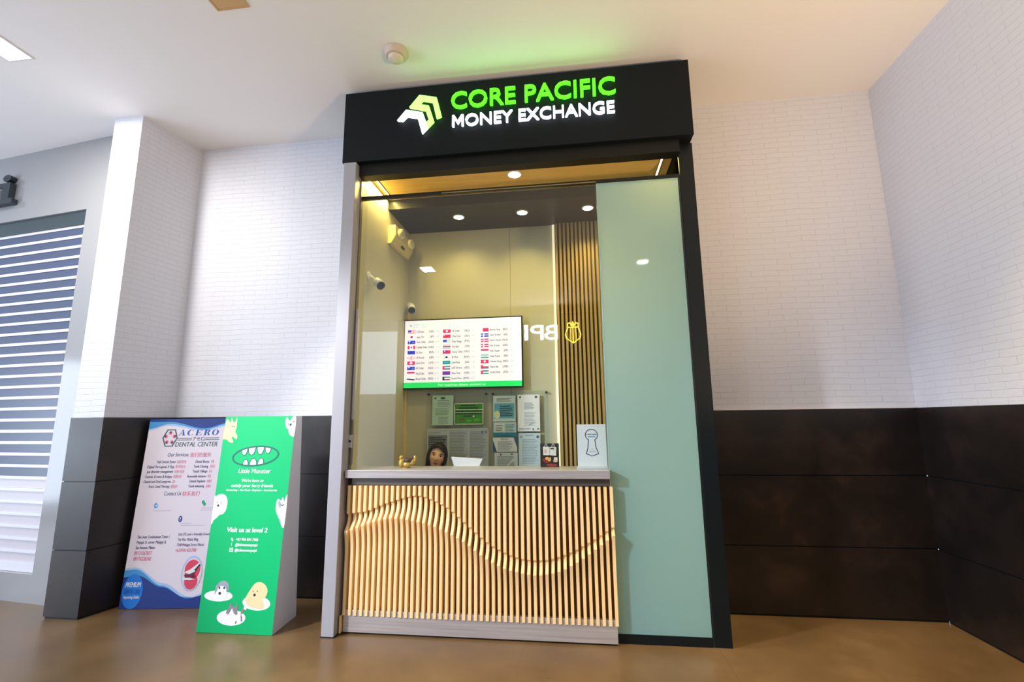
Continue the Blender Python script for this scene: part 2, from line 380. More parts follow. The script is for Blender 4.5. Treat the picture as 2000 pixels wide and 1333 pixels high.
b = mb(mat('post_dark_side', (6, 6, 5), .95, spec=0.0)).box(.8265, .8325, -.50, -.008, 3.162, 3.391); b.use(mat('rail_lip', (150, 136, 96), .3, .5)).box(.824, .8264, -.50, -.012, 3.380, 3.386); b.build('inner_panel', t)
mb(mat('door_jamb', (24, 32, 34), .3)).box(.818, .831, -.533, -.50, 0, 3.16).build('jamb', t)

t = thing('shop_signboard', (-.4, -.65, 3.4), 'black fascia box with glowing green and white money exchange lettering', 'sign')
b = mb(BLACK).box(-1.725, .925, -.645, -.02, 3.405, 4.005)
b.build('fascia', t, .004)
mb(BLACK).box(-1.70, .905, -.56, -.02, 4.006, HC).build('top_filler', t)
mb(mat('beam_black', (20, 22, 18), .45, spec=.25)).box(-1.598, .83, -.60, -.51, 3.305, 3.404).build('header_beam', t)
LIMEL = mat('lime_logo_glow', (130, 240, 90), .4, emit=2.2)
WHITEL = mat('white_letter_glow', (236, 244, 255), .4, emit=1.7)
def solid_text(s_, x0, x1, z, h, m, parent, y=-.645, gap=.012, d=.020, off=0.0):
    """raised channel letters standing off the panel, each letter a part"""
    vs, _ = text_tris(s_, 0, off); a0, a1, _, _ = bbox(vs); sx = (x1-x0)/(a1-a0); sz = h/cap()
    for k, ch in enumerate(s_):
        if ch == ' ': continue
        w1 = bbox(text_tris(s_[:k+1], 0, off)[0])[1]; cv, cf = text_tris(ch, 0, off); c0, c1, _, _ = bbox(cv)
        if ch == 'M':      # drawn by hand: cleaner strokes
            wd = c1-c0; cv = [(c0+p*wd, q*cap()) for p, q in ((0, 0), (0, 1), (.19, 1), (.5, .50), (.81, 1), (1, 1), (1, 0), (.83, 0), (.83, .70), (.5, .18), (.17, .70), (.17, 0))]
            cf = [(0, 11, 10, 1), (1, 10, 2), (2, 10, 9, 3), (3, 9, 8, 4), (4, 8, 5), (5, 8, 7, 6)]
        b = mb(m); bm = b.bm
        V = [bm.verts.new((x0+(w1-(c1-p[0])-a0)*sx, y-gap-d, z+p[1]*sz)) for p in cv]
        for f in cf:
            try: bm.faces.new([V[i] for i in f])
            except ValueError: pass
        bmesh.ops.remove_doubles(bm, verts=bm.verts, dist=1e-6)
        r = bmesh.ops.extrude_face_region(bm, geom=bm.faces[:])
        for v in r['geom']:
            if isinstance(v, bmesh.types.BMVert): v.co.y = y-gap
        b.build('letter', parent)
GREENL = mat('green_letter_glow', (60, 236, 20), .4, emit=2.6)
solid_text('CORE PACIFIC', -.848, .390, 3.766, .136, GREENL, t, off=.006)
solid_text('MONEY EXCHANGE', -.838, .378, 3.613, .094, WHITEL, t, off=.006)
gp = [(-1.18, 3.811), (-1.1, 3.908), (-0.964, 3.873), (-0.923, 3.708), (-0.962, 3.696), (-0.995, 3.838), (-1.074, 3.859), (-1.102, 3.829), (-1.024, 3.808), (-0.982, 3.672), (-1.03, 3.622), (-1.044, 3.669), (-1.022, 3.687), (-1.05, 3.772)]
wp = [(-1.275, 3.707), (-1.205, 3.791), (-1.073, 3.756), (-1.044, 3.669), (-1.03, 3.622), (-1.074, 3.578), (-1.111, 3.713), (-1.196, 3.735), (-1.231, 3.7)]
mb(LIMEL).prism([(x, -.677, z) for x, z in gp], (0, .022, 0)).build('green_arrow_logo', t)
mb(WHITEL).prism([(x, -.677, z) for x, z in wp], (0, .022, 0)).build('white_arrow_logo', t)

# soffit lights
WARM = (1.0, .75, .24)
def led(x, y0, y1, label, pw):
    t = thing('led_strip', (x, (y0+y1)/2, 3.39), label, 'light', 'led strips in the timber soffit')
    mb(mat('led_channel', (70, 50, 30), .5)).box(x-.012, x+.012, y0, y1, 3.386, 3.392).build('channel', t)
    mb(LED).box(x-.0065, x+.0065, y0+.004, y1-.004, 3.383, 3.386).build('diffuser', t)
    a = area('led_strip_light', (x, (y0+y1)/2, 3.378), y1-y0, pw, (1, .74, .2), (x, (y0+y1)/2, 0), .012); link_parent(a, t)
    a.rotation_euler = (0, 0, math.pi/2)
led(-1.556, -.445, -.04, 'thin warm LED strip in the soffit beside the cream side wall', 6.5)
led(.75, -.445, -.06, 'thin warm LED strip in the soffit beside the black post', 2.6)
def downlight(x, y, z, r, label, power, col=WARM):
    t = thing('downlight', (x, y, z), label, 'light', 'round recessed downlights of the kiosk')
    mb(WHITE).lathe((x, y, z), [(r*1.25, 0), (r*1.25, -.004), (r*1.08, -.008), (r, -.006), (r, 0)], 32).build('trim_ring', t)
    mb(DLITE).lathe((x, y, z), [(r, -.001), (r, -.0045), (r*.6, -.0055), (r*.01, -.006)], 32).build('lens', t)
    s = spot('downlight_lamp', (x, y, z-.02), power, col, 130, .9, .035); link_parent(s, t)
downlight(-.408, -.30, 3.392, .050, 'single bright round downlight in the timber soffit', 30)
downlight(-1.004, .233, 3.30, .045, 'round downlight in the dark ceiling nearest the cream side wall', 15)
downlight(-.401, .224, 3.30, .045, 'round downlight in the dark ceiling, middle one of the row of three', 15)
downlight(.198, .218, 3.30, .045, 'round downlight in the dark ceiling right over the slatted wall panel', 25)

# ------------------------------------------------------------------ glass front
t = thing('glass_partition', (-.7, -.53, 1.07), 'clear glass front standing on the counter between black frame and frosted panel', 'glass')
mb(GLASS).box(-1.612, .226, -.534, -.526, 1.0715, 3.135).build('pane', t)
mb(BLACKM).box(-1.632, -1.613, -.545, -.515, 1.0705, 3.135).build('frame_stile', t)
mb(mat('clear_edge', (120, 150, 140), .2)).box(.226, .232, -.536, -.524, 1.0715, 3.135).build('pane_edge', t)
STEELB = mat('bright_steel', (214, 216, 222), .25, .3)
b = mb(STEELB).box(-1.598, -1.578, -.556, -.536, 1.42, 2.25); b.build('pull_handle', t, .003)
b = mb(mat('dull_steel', (150, 150, 150), .3, .4)).box(-1.596, -1.583, -.552, -.536, 1.10, 1.418); b.build('edge_profile', t, .002)
b = mb(STEELB).box(-1.612, -1.582, -.562, -.5525, 1.222, 1.312); b.use(DARKP).cyl((-1.597, -.562, 1.267), (-1.597, -.566, 1.267), .008); b.build('lock_plate', t)
t = thing('glazing_rail', (-.4, -.53, 3.14), 'slim dark rail running along the top of the glass and the frosted panel', 'rail')
mb(mat('rail_black', (24, 26, 24), .35, spec=.3)).box(-1.632, .817, -.546, -.514, 3.137, 3.160).build('rail_bar', t)
mb(mat('rail_lip', (150, 136, 96), .3, .5)).box(-.95, .226, -.549, -.5465, 3.139, 3.146).build('rail_lip', t)
t = thing('frosted_panel', (.52, -.53, 0), 'tall pale green frosted panel between the counter and the black post', 'panel')
mb(FROST).box(.235, .816, -.536, -.522, .058, 3.136).build('pane', t)
mb(BLACKM).box(.235, .817, -.537, -.515, 0, .057).build('sill', t)
mb(mat('pale_edge', (216, 222, 206), .3)).box(.2325, .2348, -.537, -.521, .058, 3.136).build('edge_strip', t)

# ------------------------------------------------------------------ counter with the wave of slats
CR = [(-1.60, .645), (-1.563, .662), (-1.375, .728), (-1.263, .753), (-1.157, .748), (-.971, .714), (-.759, .621), (-.61, .512), (-.465, .443), (-.266, .408), (-.111, .437), (.032, .515), (.218, .652), (.27, .69)]
UP = [(-1.60, .770), (-1.589, .773), (-1.444, .788), (-1.316, .841), (-1.173, .883), (-1.082, .904), (-.998, .884), (-.922, .851), (-.843, .812), (-.76, .737), (-.665, .66), (-.572, .587), (-.425, .52), (-.324, .497), (-.18, .501), (-.036, .551), (.109, .629), (.223, .704), (.27, .73)]
def interp(T, x):
    def at(x):
        for (a, p), (c, q) in zip(T, T[1:]):
            if a <= x <= c: return p+(q-p)*(x-a)/(c-a)
        return T[0][1] if x < T[0][0] else T[-1][1]
    return sum(at(x+d)*k for d, k in ((-.05, 1), (-.025, 2), (0, 3), (.025, 2), (.05, 1)))/9
ct = thing('service_counter', (-.67, -.45, 0), 'wave-fronted timber slat counter with brushed steel top and kick plate', 'counter')
mb(BRUSHED).box(-1.597, .2320, -.617, -.31, 1.0156, 1.07).build('countertop', ct, .003)
b = mb(mat('apron_steel', (112, 108, 104), .35, .6)).box(-1.562, .226, -.572, -.33, .966, 1.0150); b.build('apron', ct)
b = mb(mat('dark_gap', (28, 20, 30), .6)).box(-1.595, -1.563, -.560, -.33, .966, 1.0150); b.build('apron_end', ct)
mb(WOODD).box(-1.595, .2315, -.537, -.50, .117, .964).build('backing_panel', ct)
mb(WOODD).box(-1.595, .232, -.499, -.33, .02, .964).build('carcass', ct)
mb(BRUSHED).box(-1.580, .240, -.580, -.5385, .012, .150).build('kick_plate', ct, .002)
mb(DARKP).box(-1.565, .225, -.555, -.500, 0, .0115).build('plinth', ct)
NS = 47
for i in range(NS):
    xc = -1.575+(.2365+1.575)*i/(NS-1); zc, zu = interp(CR, xc), interp(UP, xc); amp = .058
    prof = [(-.587, .117 if True else 0)]
    pts = []
    hgt = zu-zc
    pts.append((-.587, .118))
    for k in range(9):
        s_ = k/8; pts.append((-.587-.026*s_**2.0, zc-.17*(1-s_)))
    pts += [(-.606, zc+.10*hgt), (-.585, zc+.30*hgt), (-.571, zc+.52*hgt), (-.566, zc+.74*hgt), (-.569, zu-.012), (-.587, zu)]
    pts.append((-.587, .962))
    poly = [(-.538, .962), (-.538, .118)]+pts
    b = mb(WOOD); hw = .0098
    b.prism([(xc-hw, y, z) for y, z in poly], (2*hw, 0, 0))
    b.build('slat', ct)
mb(WOOD).box(-1.598, -1.588, -.600, -.535, .010, .117).build('end_slat', ct)

# ------------------------------------------------------------------ kiosk interior
# slatted wall panel
t = thing('slatted_wall_panel', (.1, YB, 0), 'vertical timber slat panel on the kiosk back wall with a glowing edge', 'panel')
mb(mat('slat_backing', (70, 56, 26), .6)).box(-.118, .40, YB-.014, YB-.001, 0, 3.298).build('backing_panel', t)
WOODY = grain_mat('tan_timber', (176, 142, 84), (196, 160, 98), .5, (40, 40, 2.5))
for i in range(13):
    x = -.103+i*.0385
    mb(WOODY).box(x-.0105, x+.0105, YB-.046, YB-.0145, 0, 3.297).build('slat', t)
mb(mat('edge_glow', (255, 240, 205), .5, emit=.5)).box(-.142, -.120, YB-.02, YB-.001, 0, 3.297).build('edge_light', t)

# television
TX0, TX1, TZ0, TZ1 = -1.595, -.455, 1.716, 2.371; TY = .49
t = thing('television', (-1.025, TY, TZ0), 'flat screen on the kiosk back wall listing currency rates with flags', 'television')
mb(DARKP).box(TX0-.012, TX1+.012, TY+.001, TY+.035, TZ0-.014, TZ1+.012).build('bezel', t, .003)
mb(DARKP).box(-1.2, -.85, TY+.036, YB-.001, 1.9, 2.2).build('wall_bracket', t)
SCR = mat('screen_white', (244, 236, 250), .3, emit=.52)
def em(name, rgb, e=.9): return mat('screen_'+name, rgb, .3, emit=e*.66)
def tvf(u, v, l): return (TX0+u*(TX1-TX0), TY-.0006*l, TZ0+v*(TZ1-TZ0))
mb(SCR).box(TX0, TX1, TY-.0004, TY+.0006, TZ0, TZ1).build('screen', t)
A = Art(tvf)
cG, cT, cK, cP = em('green', (20, 216, 100)), em('teal', (110, 196, 200)), em('ink', (30, 34, 72)), em('pale', (120, 178, 190))
cR, cB, cW, cN, cY = em('red', (214, 40, 110)), em('blue', (36, 58, 190)), em('flagwhite', (246, 240, 250)), em('navy', (28, 30, 90)), em('emerald', (20, 150, 120))
cV, cTT = em('purple', (110, 50, 160)), em('seagreen', (10, 140, 150))
A.rect(0, 1, 0, .078, cG)
A.text('For inquiries please contact us', .5, .024, .03, em('white', (250, 255, 252)), w=.40, al='c')
A.poly([(.035, .925), (.05, .945), (.062, .925), (.055, .90), (.048, .918)], cT)
A.text('CORE PACIFIC', .072, .925, .026, cT, w=.14); A.text('MONEY EXCHANGE', .072, .895, .012, cP, w=.12)
def flag(kind, u, v):
    w, h = .066, .052; r = lambda a, b_, c, d, m, l=2: A.rect(u+a*w, u+b_*w, v+c*h, v+d*h, m, l)
    def bands(cols):
        n = len(cols)
        for i, c in enumerate(cols): r(0, 1, 1-(i+1)/n, 1-i/n, c, 1)
    if kind == 'us':
        for i in range(7): r(0, 1, i/7, (i+1)/7, cR if i % 2 == 0 else cW, 1)
        r(0, .42, .45, 1, cB)
    elif kind == 'jp': r(0, 1, 0, 1, cW, 1); A.ell(u+w/2, v+h/2, .012, .018, cR, 2)
    elif kind in ('au', 'nz'):
        r(0, 1, 0, 1, cB, 1); r(.05, .42, .7, .78, cW); r(.2, .27, .52, .98, cW); r(.7, .76, .55, .7, cW); r(.8, .86, .3, .42, cW); r(.62, .68, .25, .37, cW)
        if kind == 'au': r(.2, .28, .15, .32, cW)
    elif kind == 'ca': r(0, 1, 0, 1, cW, 1); r(0, .25, 0, 1, cR); r(.75, 1, 0, 1, cR); A.poly([(u+w*.5, v+h*.85), (u+w*.62, v+h*.5), (u+w*.5, v+h*.15), (u+w*.38, v+h*.5)], cR, 2)
    elif kind == 'eu': r(0, 1, 0, 1, cB, 1)
    elif kind == 'uk': r(0, 1, 0, 1, cN, 1); A.line([(u, v), (u+w, v+h)], .012, .02, cW, 2); A.line([(u, v+h), (u+w, v)], .012, .02, cW, 2); r(.38, .62, 0, 1, cW, 3); r(0, 1, .34, .66, cW, 3); r(.44, .56, 0, 1, cR, 4); r(0, 1, .42, .58, cR, 4)
    elif kind == 'ch': r(0, 1, 0, 1, cR, 1); r(.42, .58, .15, .85, cW); r(.28, .72, .38, .62, cW)
    elif kind in ('sg', 'id'): bands([cR, cW])
    elif kind == 'bn': r(0, 1, 0, 1, cW, 1); A.line([(u, v+h*.5), (u+w, v+h*.2)], .02, .016, cN, 2)
    elif kind in ('hk', 'vn'): r(0, 1, 0, 1, cR, 1); A.ell(u+w/2, v+h/2, .010, .014, cW, 2)
    elif kind == 'cn': r(0, 1, 0, 1, cR, 1); r(.1, .22, .6, .85, cW)
    elif kind == 'my':
        for i in range(6): r(0, 1, i/6, (i+1)/6, cP if i % 2 else cW, 1)
        r(0, .52, .4, 1, cB)
    elif kind == 'th': bands([cR, cW, cN, cN, cW, cR])
    elif kind == 'tw': r(0, 1, 0, 1, cR, 1); r(0, .5, .45, 1, cV); r(.17, .33, .6, .85, cW, 3)
    elif kind == 'kr': r(0, 1, 0, 1, cW, 1); A.ell(u+w/2, v+h/2, .011, .015, cN, 2); [r(a, a+.1, c, c+.2, cK) for a in (.15, .75) for c in (.1, .7)]
    elif kind == 'sa': r(0, 1, 0, 1, cTT, 1); r(.2, .8, .45, .58, cT)
    elif kind in ('ae', 'kw', 'jo'):
        bands({'ae': [cTT, cW, cN], 'kw': [cY, cW, cR], 'jo': [cN, cW, cY]}[kind]); r(0, .25, 0, 1, cN if kind == 'kw' else cR)
    elif kind == 'qa': r(0, 1, 0, 1, cV, 1)
    elif kind == 'bh': r(.25, 1, 0, 1, cR, 1)
    elif kind in ('se', 'no', 'dk'): r(0, 1, 0, 1, cB if kind == 'se' else cR, 1); r(.3, .44, 0, 1, cW); r(0, 1, .4, .6, cW); (r(.34, .4, 0, 1, cB, 3) if kind == 'no' else None)
    elif kind == 'in': bands([cP, cW, cY])
    elif kind == 'om': bands([cW, cR, cY]); r(0, .3, 0, 1, cR)
rows = [[('us', 'US Dollar', 'USD', '56.80'), ('jp', 'Japan Yen', 'JPY', '0.380'), ('au', 'Aust. Dollar', 'AUD', '36.70'), ('ca', 'Canada Dollar', 'CAD', '41.20'), ('eu', 'EU Euro', 'EUR', '61.30'), ('uk', 'UK Pound', 'GBP', '72.10'), ('ch', 'Swiss Franc', 'CHF', '63.70'), ('nz', 'NZ Dollar', 'NZD', '33.60'), ('sg', 'Sing Dollar', 'SGD', '42.10'), ('bn', 'Brunei Dollar', 'BND', '41.30')],
        [('hk', 'HK Dollar', 'HKD', '7.20'), ('cn', 'China Yuan', 'CNY', '7.80'), ('my', 'Malay Ringgit', 'MYR', '12.10'), ('th', 'Thai Baht', 'THB', '1.53'), ('tw', 'Taiwan Dollar', 'TWD', '1.72'), ('kr', 'SK Won', 'KRW', '0.042'), ('sa', 'Saudi Riyal', 'SAR', '15.00'), ('ae', 'UAE Dirhams', 'AED', '15.30'), ('qa', 'Qatar Riyal', 'QAR', '15.30'), ('kw', 'Kuwait Dinar', 'KWD', '182.0')],
        [('bh', 'Bahrain Dinar', 'BHD', '148.0'), ('se', 'Swed. Kronor', 'SEK', '5.20'), ('no', 'Norw. Kroner', 'NOK', '5.20'), ('dk', 'Dan. Kroner', 'DKK', '8.10'), ('id', 'Indo. Rupiah', 'IDR', '0.003'), ('in', 'Indian Rupee', 'INR', '0.65'), ('vn', 'Vietnam Dong', 'VND', '0.002'), ('om', 'Oman Rial', 'OMR', '145.0'), ('jo', 'Jordan Dinar', 'JOD', '78.00')]]
for ci, (u0, v0) in enumerate(((.028, .805), (.335, .800), (.660, .800))):
    for ri, (k, nm, code, rate) in enumerate(rows[ci]):
        v = v0-ri*.0775; flag(k, u0, v)
        A.text(nm, u0+.078, v+.011, .030, cK, asp=.37, off=.014); A.text('('+code+')', u0+.228, v+.011, .030, cK, al='r', asp=.38, off=.014)
        A.text(rate, u0+.242, v+.012, .026, cP, asp=.40)
A.build('screen_graphics', t)

# wall-mounted boxes
def bullet_camera(base, bend, lens, label, wall):
    t = thing('security_camera', base, label, 'camera')
    ax = Vector(wall); mb(WHITE).cyl(Vector(base), Vector(base)+ax*.012, .034).build('mount_base', t)
    mb(WHITE).cyl(Vector(base)+ax*.012, bend, .013).ball(bend, .018).build('bracket_arm', t)
    d = (Vector(lens)-Vector(bend)).normalized(); e = Vector(lens)
    mb(WHITE).lathe(bend, [(.02, 0), (.032, .012), (.034, .02), (.038, (e-Vector(bend)).length)], 28, d).build('camera_body', t)
    b = mb(DARKP).lathe(e, [(.034, .0005), (.034, .004), (.022, .006)], 28, d); b.use(mat('lens_blue', (30, 44, 70), .1)).cyl(e+d*.006, e+d*.008, .014); b.build('lens_face', t)
bullet_camera((XL, -.365, 2.565), (XL+.05, -.33, 2.535), (XL+.115, -.38, 2.475), 'white bullet camera on the cream side wall under the emergency light', (1, 0, 0))
bullet_camera((XL+.022, YB, 2.545), (XL+.055, YB-.06, 2.528), (XL+.10, YB-.16, 2.455), 'white bullet camera in the corner just above the screen', (0, -1, 0))
t = thing('cable_conduit', (XL+.012, YB-.01, 1.0), 'thin cable conduit running down the kiosk corner from the camera to counter height', 'conduit')
mb(mat('conduit_tan', (224, 196, 142), .5)).box(XL+.001, XL+.022, YB-.024, YB-.001, .9, 2.50).build('conduit_pipe', t)
t = thing('emergency_light', (XL, .22, 3.1), 'twin-head emergency light high on the cream side wall', 'light')
EL = mat('ivory_plastic', (226, 214, 160), .4)
b = mb(EL); y0, y1 = .0, .46
b.prism([(XL, y0, 3.16), (XL+.07, y0, 3.16), (XL+.075, y0, 3.06), (XL+.035, y0, 2.985), (XL, y0, 2.985)], (0, y1-y0, 0)); b.build('housing', t, .006)
for yy in (.10, .36):
    b = mb(EL).lathe((XL+.074, yy, 3.105), [(.048, 0), (.05, .022), (.044, .032)], 24, (1, -.25, -.25)); hd = b.build('lamp_head', t)
    b = mb(mat('reflector', (240, 236, 214), .15, .6)).lathe((XL+.074, yy, 3.105), [(.042, .0325), (.036, .036), (.02, .038)], 24, (1, -.25, -.25)); b.build('reflector', hd)
mb(DARKP).box(XL+.055, XL+.066, .19, .26, 3.01, 3.03).build('status_label', t)

# clear boards with papers
def acrylic(x0, x1, z0, z1, bolts, label):
    t = thing('acrylic_board', ((x0+x1)/2, YB, z0), label, 'board')
    mb(ACRYL).box(x0, x1, YB-.030, YB-.025, z0, z1).build('clear_sheet', t)
    for x, z in bolts: mb(mat('bolt_steel', (70, 72, 74), .3, .7)).cyl((x, YB-.037, z), (x, YB-.001, z), .010, n=16).build('standoff_bolt', t)
acrylic(-1.38, -.775, .93, 1.675, [(-1.36, 1.655), (-.80, 1.650), (-1.36, .95), (-.80, .95)], 'clear board under the screen holding the green notice')
acrylic(-.755, -.215, .93, 1.675, [(-.738, 1.650), (-.235, 1.655), (-.738, .95), (-.235, .95)], 'clear board of permits beside the glowing slat panel edge')
INK = mat('print_ink', (70, 78, 96), .6); INKL = mat('print_grey', (130, 142, 158), .6)
def doc(x0, x1, z0, z1, rgb, label, art, cat='paper', skew=0, y=.524):
    t = thing('document', ((x0+x1)/2, y, z0), label, cat, 'papers on the clear boards')
    mb(mat('paper_%d_%d_%d' % rgb, rgb, .6)).hexa([(x0, y, z0), (x1, y, z0), (x1, y+.0012, z0), (x0, y+.0012, z0)], [(x0-skew, y, z1), (x1-skew, y, z1), (x1-skew, y+.0012, z1), (x0-skew, y+.0012, z1)]).build('sheet', t)
    A = Art(lambda u, v, l: (x0+u*(x1-x0)-skew*v, y-.0006*l, z0+v*(z1-z0))); art(A); A.build('printed_lettering', t)
def lines(A, u0, u1, v0, v1, n, m, fill=.45, jag=.25):
    rnd = random.Random(int(v0*977+u0*313+n)); st = (v1-v0)/n
    for i in range(n):
        v = v1-(i+1)*st; a = u0
        e = u1-(rnd.random()*jag*(u1-u0))
        while a < e:
            w_ = min(e-a, (.05+.14*rnd.random())*(u1-u0)); A.rect(a, a+w_*.86, v, v+st*fill, m); a += w_
def a_teal(A):
    A.ell(.14, .9, .05, .03, INK); A.ell(.5, .9, .12, .04, INK); A.rect(.25, .8, .81, .825, INK)
    lines(A, .25, .9, .62, .78, 4, INKL); lines(A, .15, .9, .34, .58, 5, INK, .3); lines(A, .3, .85, .06, .3, 5, INKL)
def a_green(A):
    y = mat('notice_yellow', (214, 226, 60), .6); k = mat('notice_ink', (14, 44, 20), .6); wv = mat('notice_white', (230, 240, 226), .6)
    A.rect(-.02, 1.02, .985, 1.02, wv); A.rect(-.02, 1.02, -.02, .015, wv); A.rect(-.02, .005, -.02, 1.02, wv); A.rect(.995, 1.02, -.02, 1.02, wv)
    lines(A, .2, .75, .88, .96, 1, k, .7, 0); lines(A, .15, .85, .74, .84, 1, k, .7, 0)
    for v in (.69, .56): A.rect(.02, .98, v, v+.022, wv)
    lines(A, .03, .97, .60, .68, 1, k, .75, 0); lines(A, .03, .97, .47, .55, 1, k, .75, 0); lines(A, .3, .66, .36, .44, 1, k, .7, 0)
    A.rect(.62, .70, .34, .42, wv); g2 = mat('notice_lime', (80, 170, 40), .6)
    A.ell(.25, .2, .1, .08, mat('notice_brown', (104, 110, 40), .6)); A.ell(.25, .26, .03, .03, wv); A.ell(.5, .16, .1, .06, g2); A.ell(.78, .2, .12, .07, g2)
def a_wide(A):
    ln = mat('frame_line', (196, 206, 214), .5); hd = mat('sheet_head', (178, 190, 214), .6); dk = mat('sheet_dark', (96, 106, 124), .6)
    A.rect(.0, .335, .84, .93, hd, 2); A.text('REQUIREMENTS', .02, .875, .03, INK, w=.2, layer=3)
    A.rect(.012, .328, .03, .82, mat('sheet_shade', (120, 130, 142), .6), 1)
    for a, b_ in ((0, .012), (.335, .352), (.675, .685), (.99, 1.0)): A.rect(a, b_, 0, 1, ln, 3)
    A.rect(0, 1, .975, 1, ln, 3); A.rect(0, 1, 0, .02, ln, 3)
    lines(A, .03, .32, .1, .8, 12, dk, .5); lines(A, .37, .66, .12, .93, 20, INKL, .5); lines(A, .70, .97, .12, .93, 20, INKL, .5)
    A.ell(.90, .9, .015, .025, INK, 3); A.ell(.96, .9, .012, .025, INK, 3)
def a_r1(A):
    c = mat('cert_blue', (96, 170, 206), .6); A.rect(.05, .95, .12, .70, c); A.rect(.08, .9, .76, .95, mat('cert_pale', (206, 226, 240), .6)); lines(A, .15, .85, .78, .93, 3, INKL)
    A.ell(.17, .26, .14, .15, mat('cert_seal', (214, 226, 196), .6), 2); lines(A, .3, .9, .2, .64, 6, mat('cert_ink', (56, 124, 166), .6), .5)
def a_r1b(A):
    A.rect(0, 1, .0, .28, mat('cert_teal', (24, 122, 166), .6)); A.rect(.06, .48, .36, .92, mat('card_pale', (214, 226, 240), .6)); lines(A, .54, .95, .38, .9, 5, INKL); lines(A, .1, .44, .4, .85, 4, INKL)
def a_r1c(A):
    bl = mat('cert_royal', (36, 84, 170), .6); A.poly([(0, 0), (.16, 0), (0, .8)], bl); A.poly([(.86, 1), (1, 1), (1, .3)], bl); A.text('PERMIT', .5, .86, .07, INK, w=.36, al='c', off=.02); lines(A, .2, .84, .1, .78, 9, INKL)
def a_r1d(A):
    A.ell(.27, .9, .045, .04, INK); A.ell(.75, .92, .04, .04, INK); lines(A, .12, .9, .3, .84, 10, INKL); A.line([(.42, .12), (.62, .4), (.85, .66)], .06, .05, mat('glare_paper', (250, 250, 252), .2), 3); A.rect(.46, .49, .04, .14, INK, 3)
def a_r2(A):
    A.ell(.12, .93, .045, .03, INK); A.ell(.84, .93, .06, .035, INK); lines(A, .3, .78, .6, .8, 6, INKL); lines(A, .3, .85, .16, .55, 10, INKL, .3); A.line([(.5, .17), (.6, .2), (.68, .24)], .02, .01, INK, 2); lines(A, .05, .6, .05, .1, 2, INKL); A.rect(.66, .72, .03, .08, INK); A.rect(.86, .96, .05, .08, INK)
def a_r2b(A):
    A.ell(.12, .9, .045, .035, INKL); A.ell(.88, .9, .06, .035, INK); A.rect(.3, .7, .93, .95, INKL); lines(A, .15, .9, .2, .86, 16, INKL, .35)
doc(-1.317, -1.113, 1.363, 1.645, (172, 210, 206), 'pale teal certificate on the clear board above the woman', a_teal)
doc(-1.098, -.831, 1.372, 1.562, (44, 138, 40), 'green notice with dark lines of text below the screen', a_green)
doc(-1.361, -.777, .990, 1.332, (172, 184, 198), 'wide three-column sheet of small print behind the woman', a_wide)
doc(-.732, -.522, 1.392, 1.630, (196, 222, 238), 'blue certificate with pale round seal, top of the narrow paper column', a_r1)
doc(-.730, -.518, 1.255, 1.386, (180, 212, 230), 'small blue card paper directly under the certificate with the seal', a_r1b)
doc(-.735, -.513, 1.118, 1.246, (224, 230, 244), 'white permit with blue corner triangles', a_r1c)
doc(-.722, -.508, .940, 1.110, (206, 220, 236), 'glossy sheet with a diagonal streak, lowest of the narrow paper column', a_r1d)
doc(-.503, -.297, 1.300, 1.636, (226, 228, 240), 'tall white permit with two dark seals, nearest the glowing slat edge', a_r2)
doc(-.497, -.297, .945, 1.285, (190, 208, 224), 'pale blue letter below the tall white permit', a_r2b)

# things on and behind the counter
t = thing('table_sign', (.126, -.50, 1.07), 'white card stand with a keyhole outline on the counter end', 'sign')
def tsf(u, v, l): return (.026+u*.2, -.488+.035*(v-.0)-.0006*l*1.0, 1.084+v*.284)
mb(mat('card_white', (226, 226, 234), .4)).hexa([tsf(0, 0, 0), tsf(1, 0, 0), tsf(1, 0, -4), tsf(0, 0, -4)], [tsf(0, 1, 0), tsf(1, 1, 0), tsf(1, 1, -4), tsf(0, 1, -4)]).build('card', t)
mb(mat('acrylic_foot', (206, 212, 222), .15)).box(.020, .232, -.512, -.43, 1.0705, 1.083).build('foot', t, .002)
A = Art(tsf); nv = mat('keyhole_navy', (34, 56, 92), .5); cb = mat('keyhole_blue', (64, 158, 196), .5)
ring = [(.5+.21*math.cos(a), .745+.135*math.sin(a)) for a in [math.radians(-58+i*(296/28)) for i in range(29)]]
A.line(ring+[(.36, .42), (.30, .30), (.5, .245), (.72, .30), (.64, .45)], .026, .018, nv, 1, True)
A.text('EXPLORE', .5, .745, .028, nv, w=.34, al='c', off=.02); A.rect(.37, .63, .69, .715, cb)
A.text('SCAN HERE', .5, .40, .014, INKL, w=.14, al='c'); A.rect(.41, .62, .355, .362, INKL); A.rect(.40, .63, .335, .342, INKL)
A.build('printed_lettering', t)
t = thing('photo_leaflet', (-.17, -.40, 1.07), 'small dark photo leaflet standing on the counter beside the papers', 'leaflet')
def plf(u, v, l): return (-.238+u*.134, -.40+.02*v-.0005*l, 1.0715+v*.164)
mb(mat('leaflet_black', (34, 28, 26), .35)).hexa([plf(0, 0, 0), plf(1, 0, 0), plf(1, 0, -4), plf(0, 0, -4)], [plf(0, 1, 0), plf(1, 1, 0), plf(1, 1, -4), plf(0, 1, -4)]).build('card', t)
A = Art(plf); pw, pp, pr, py = mat('leaflet_white', (222, 216, 210), .5), mat('leaflet_pink', (214, 170, 162), .5), mat('leaflet_red', (150, 40, 44), .5), mat('leaflet_gold', (226, 172, 90), .5)
A.poly([(.14, .86), (.5, .85), (.49, .50), (.16, .50)], pw); A.poly([(.52, .85), (.86, .84), (.84, .47), (.5, .50)], pw)
for x in (.3, .68): A.line([(x-.06, .85), (x-.02, .99)], .03, .025, pw, 2); A.line([(x+.08, .85), (x+.04, .99)], .03, .025, pw, 2)
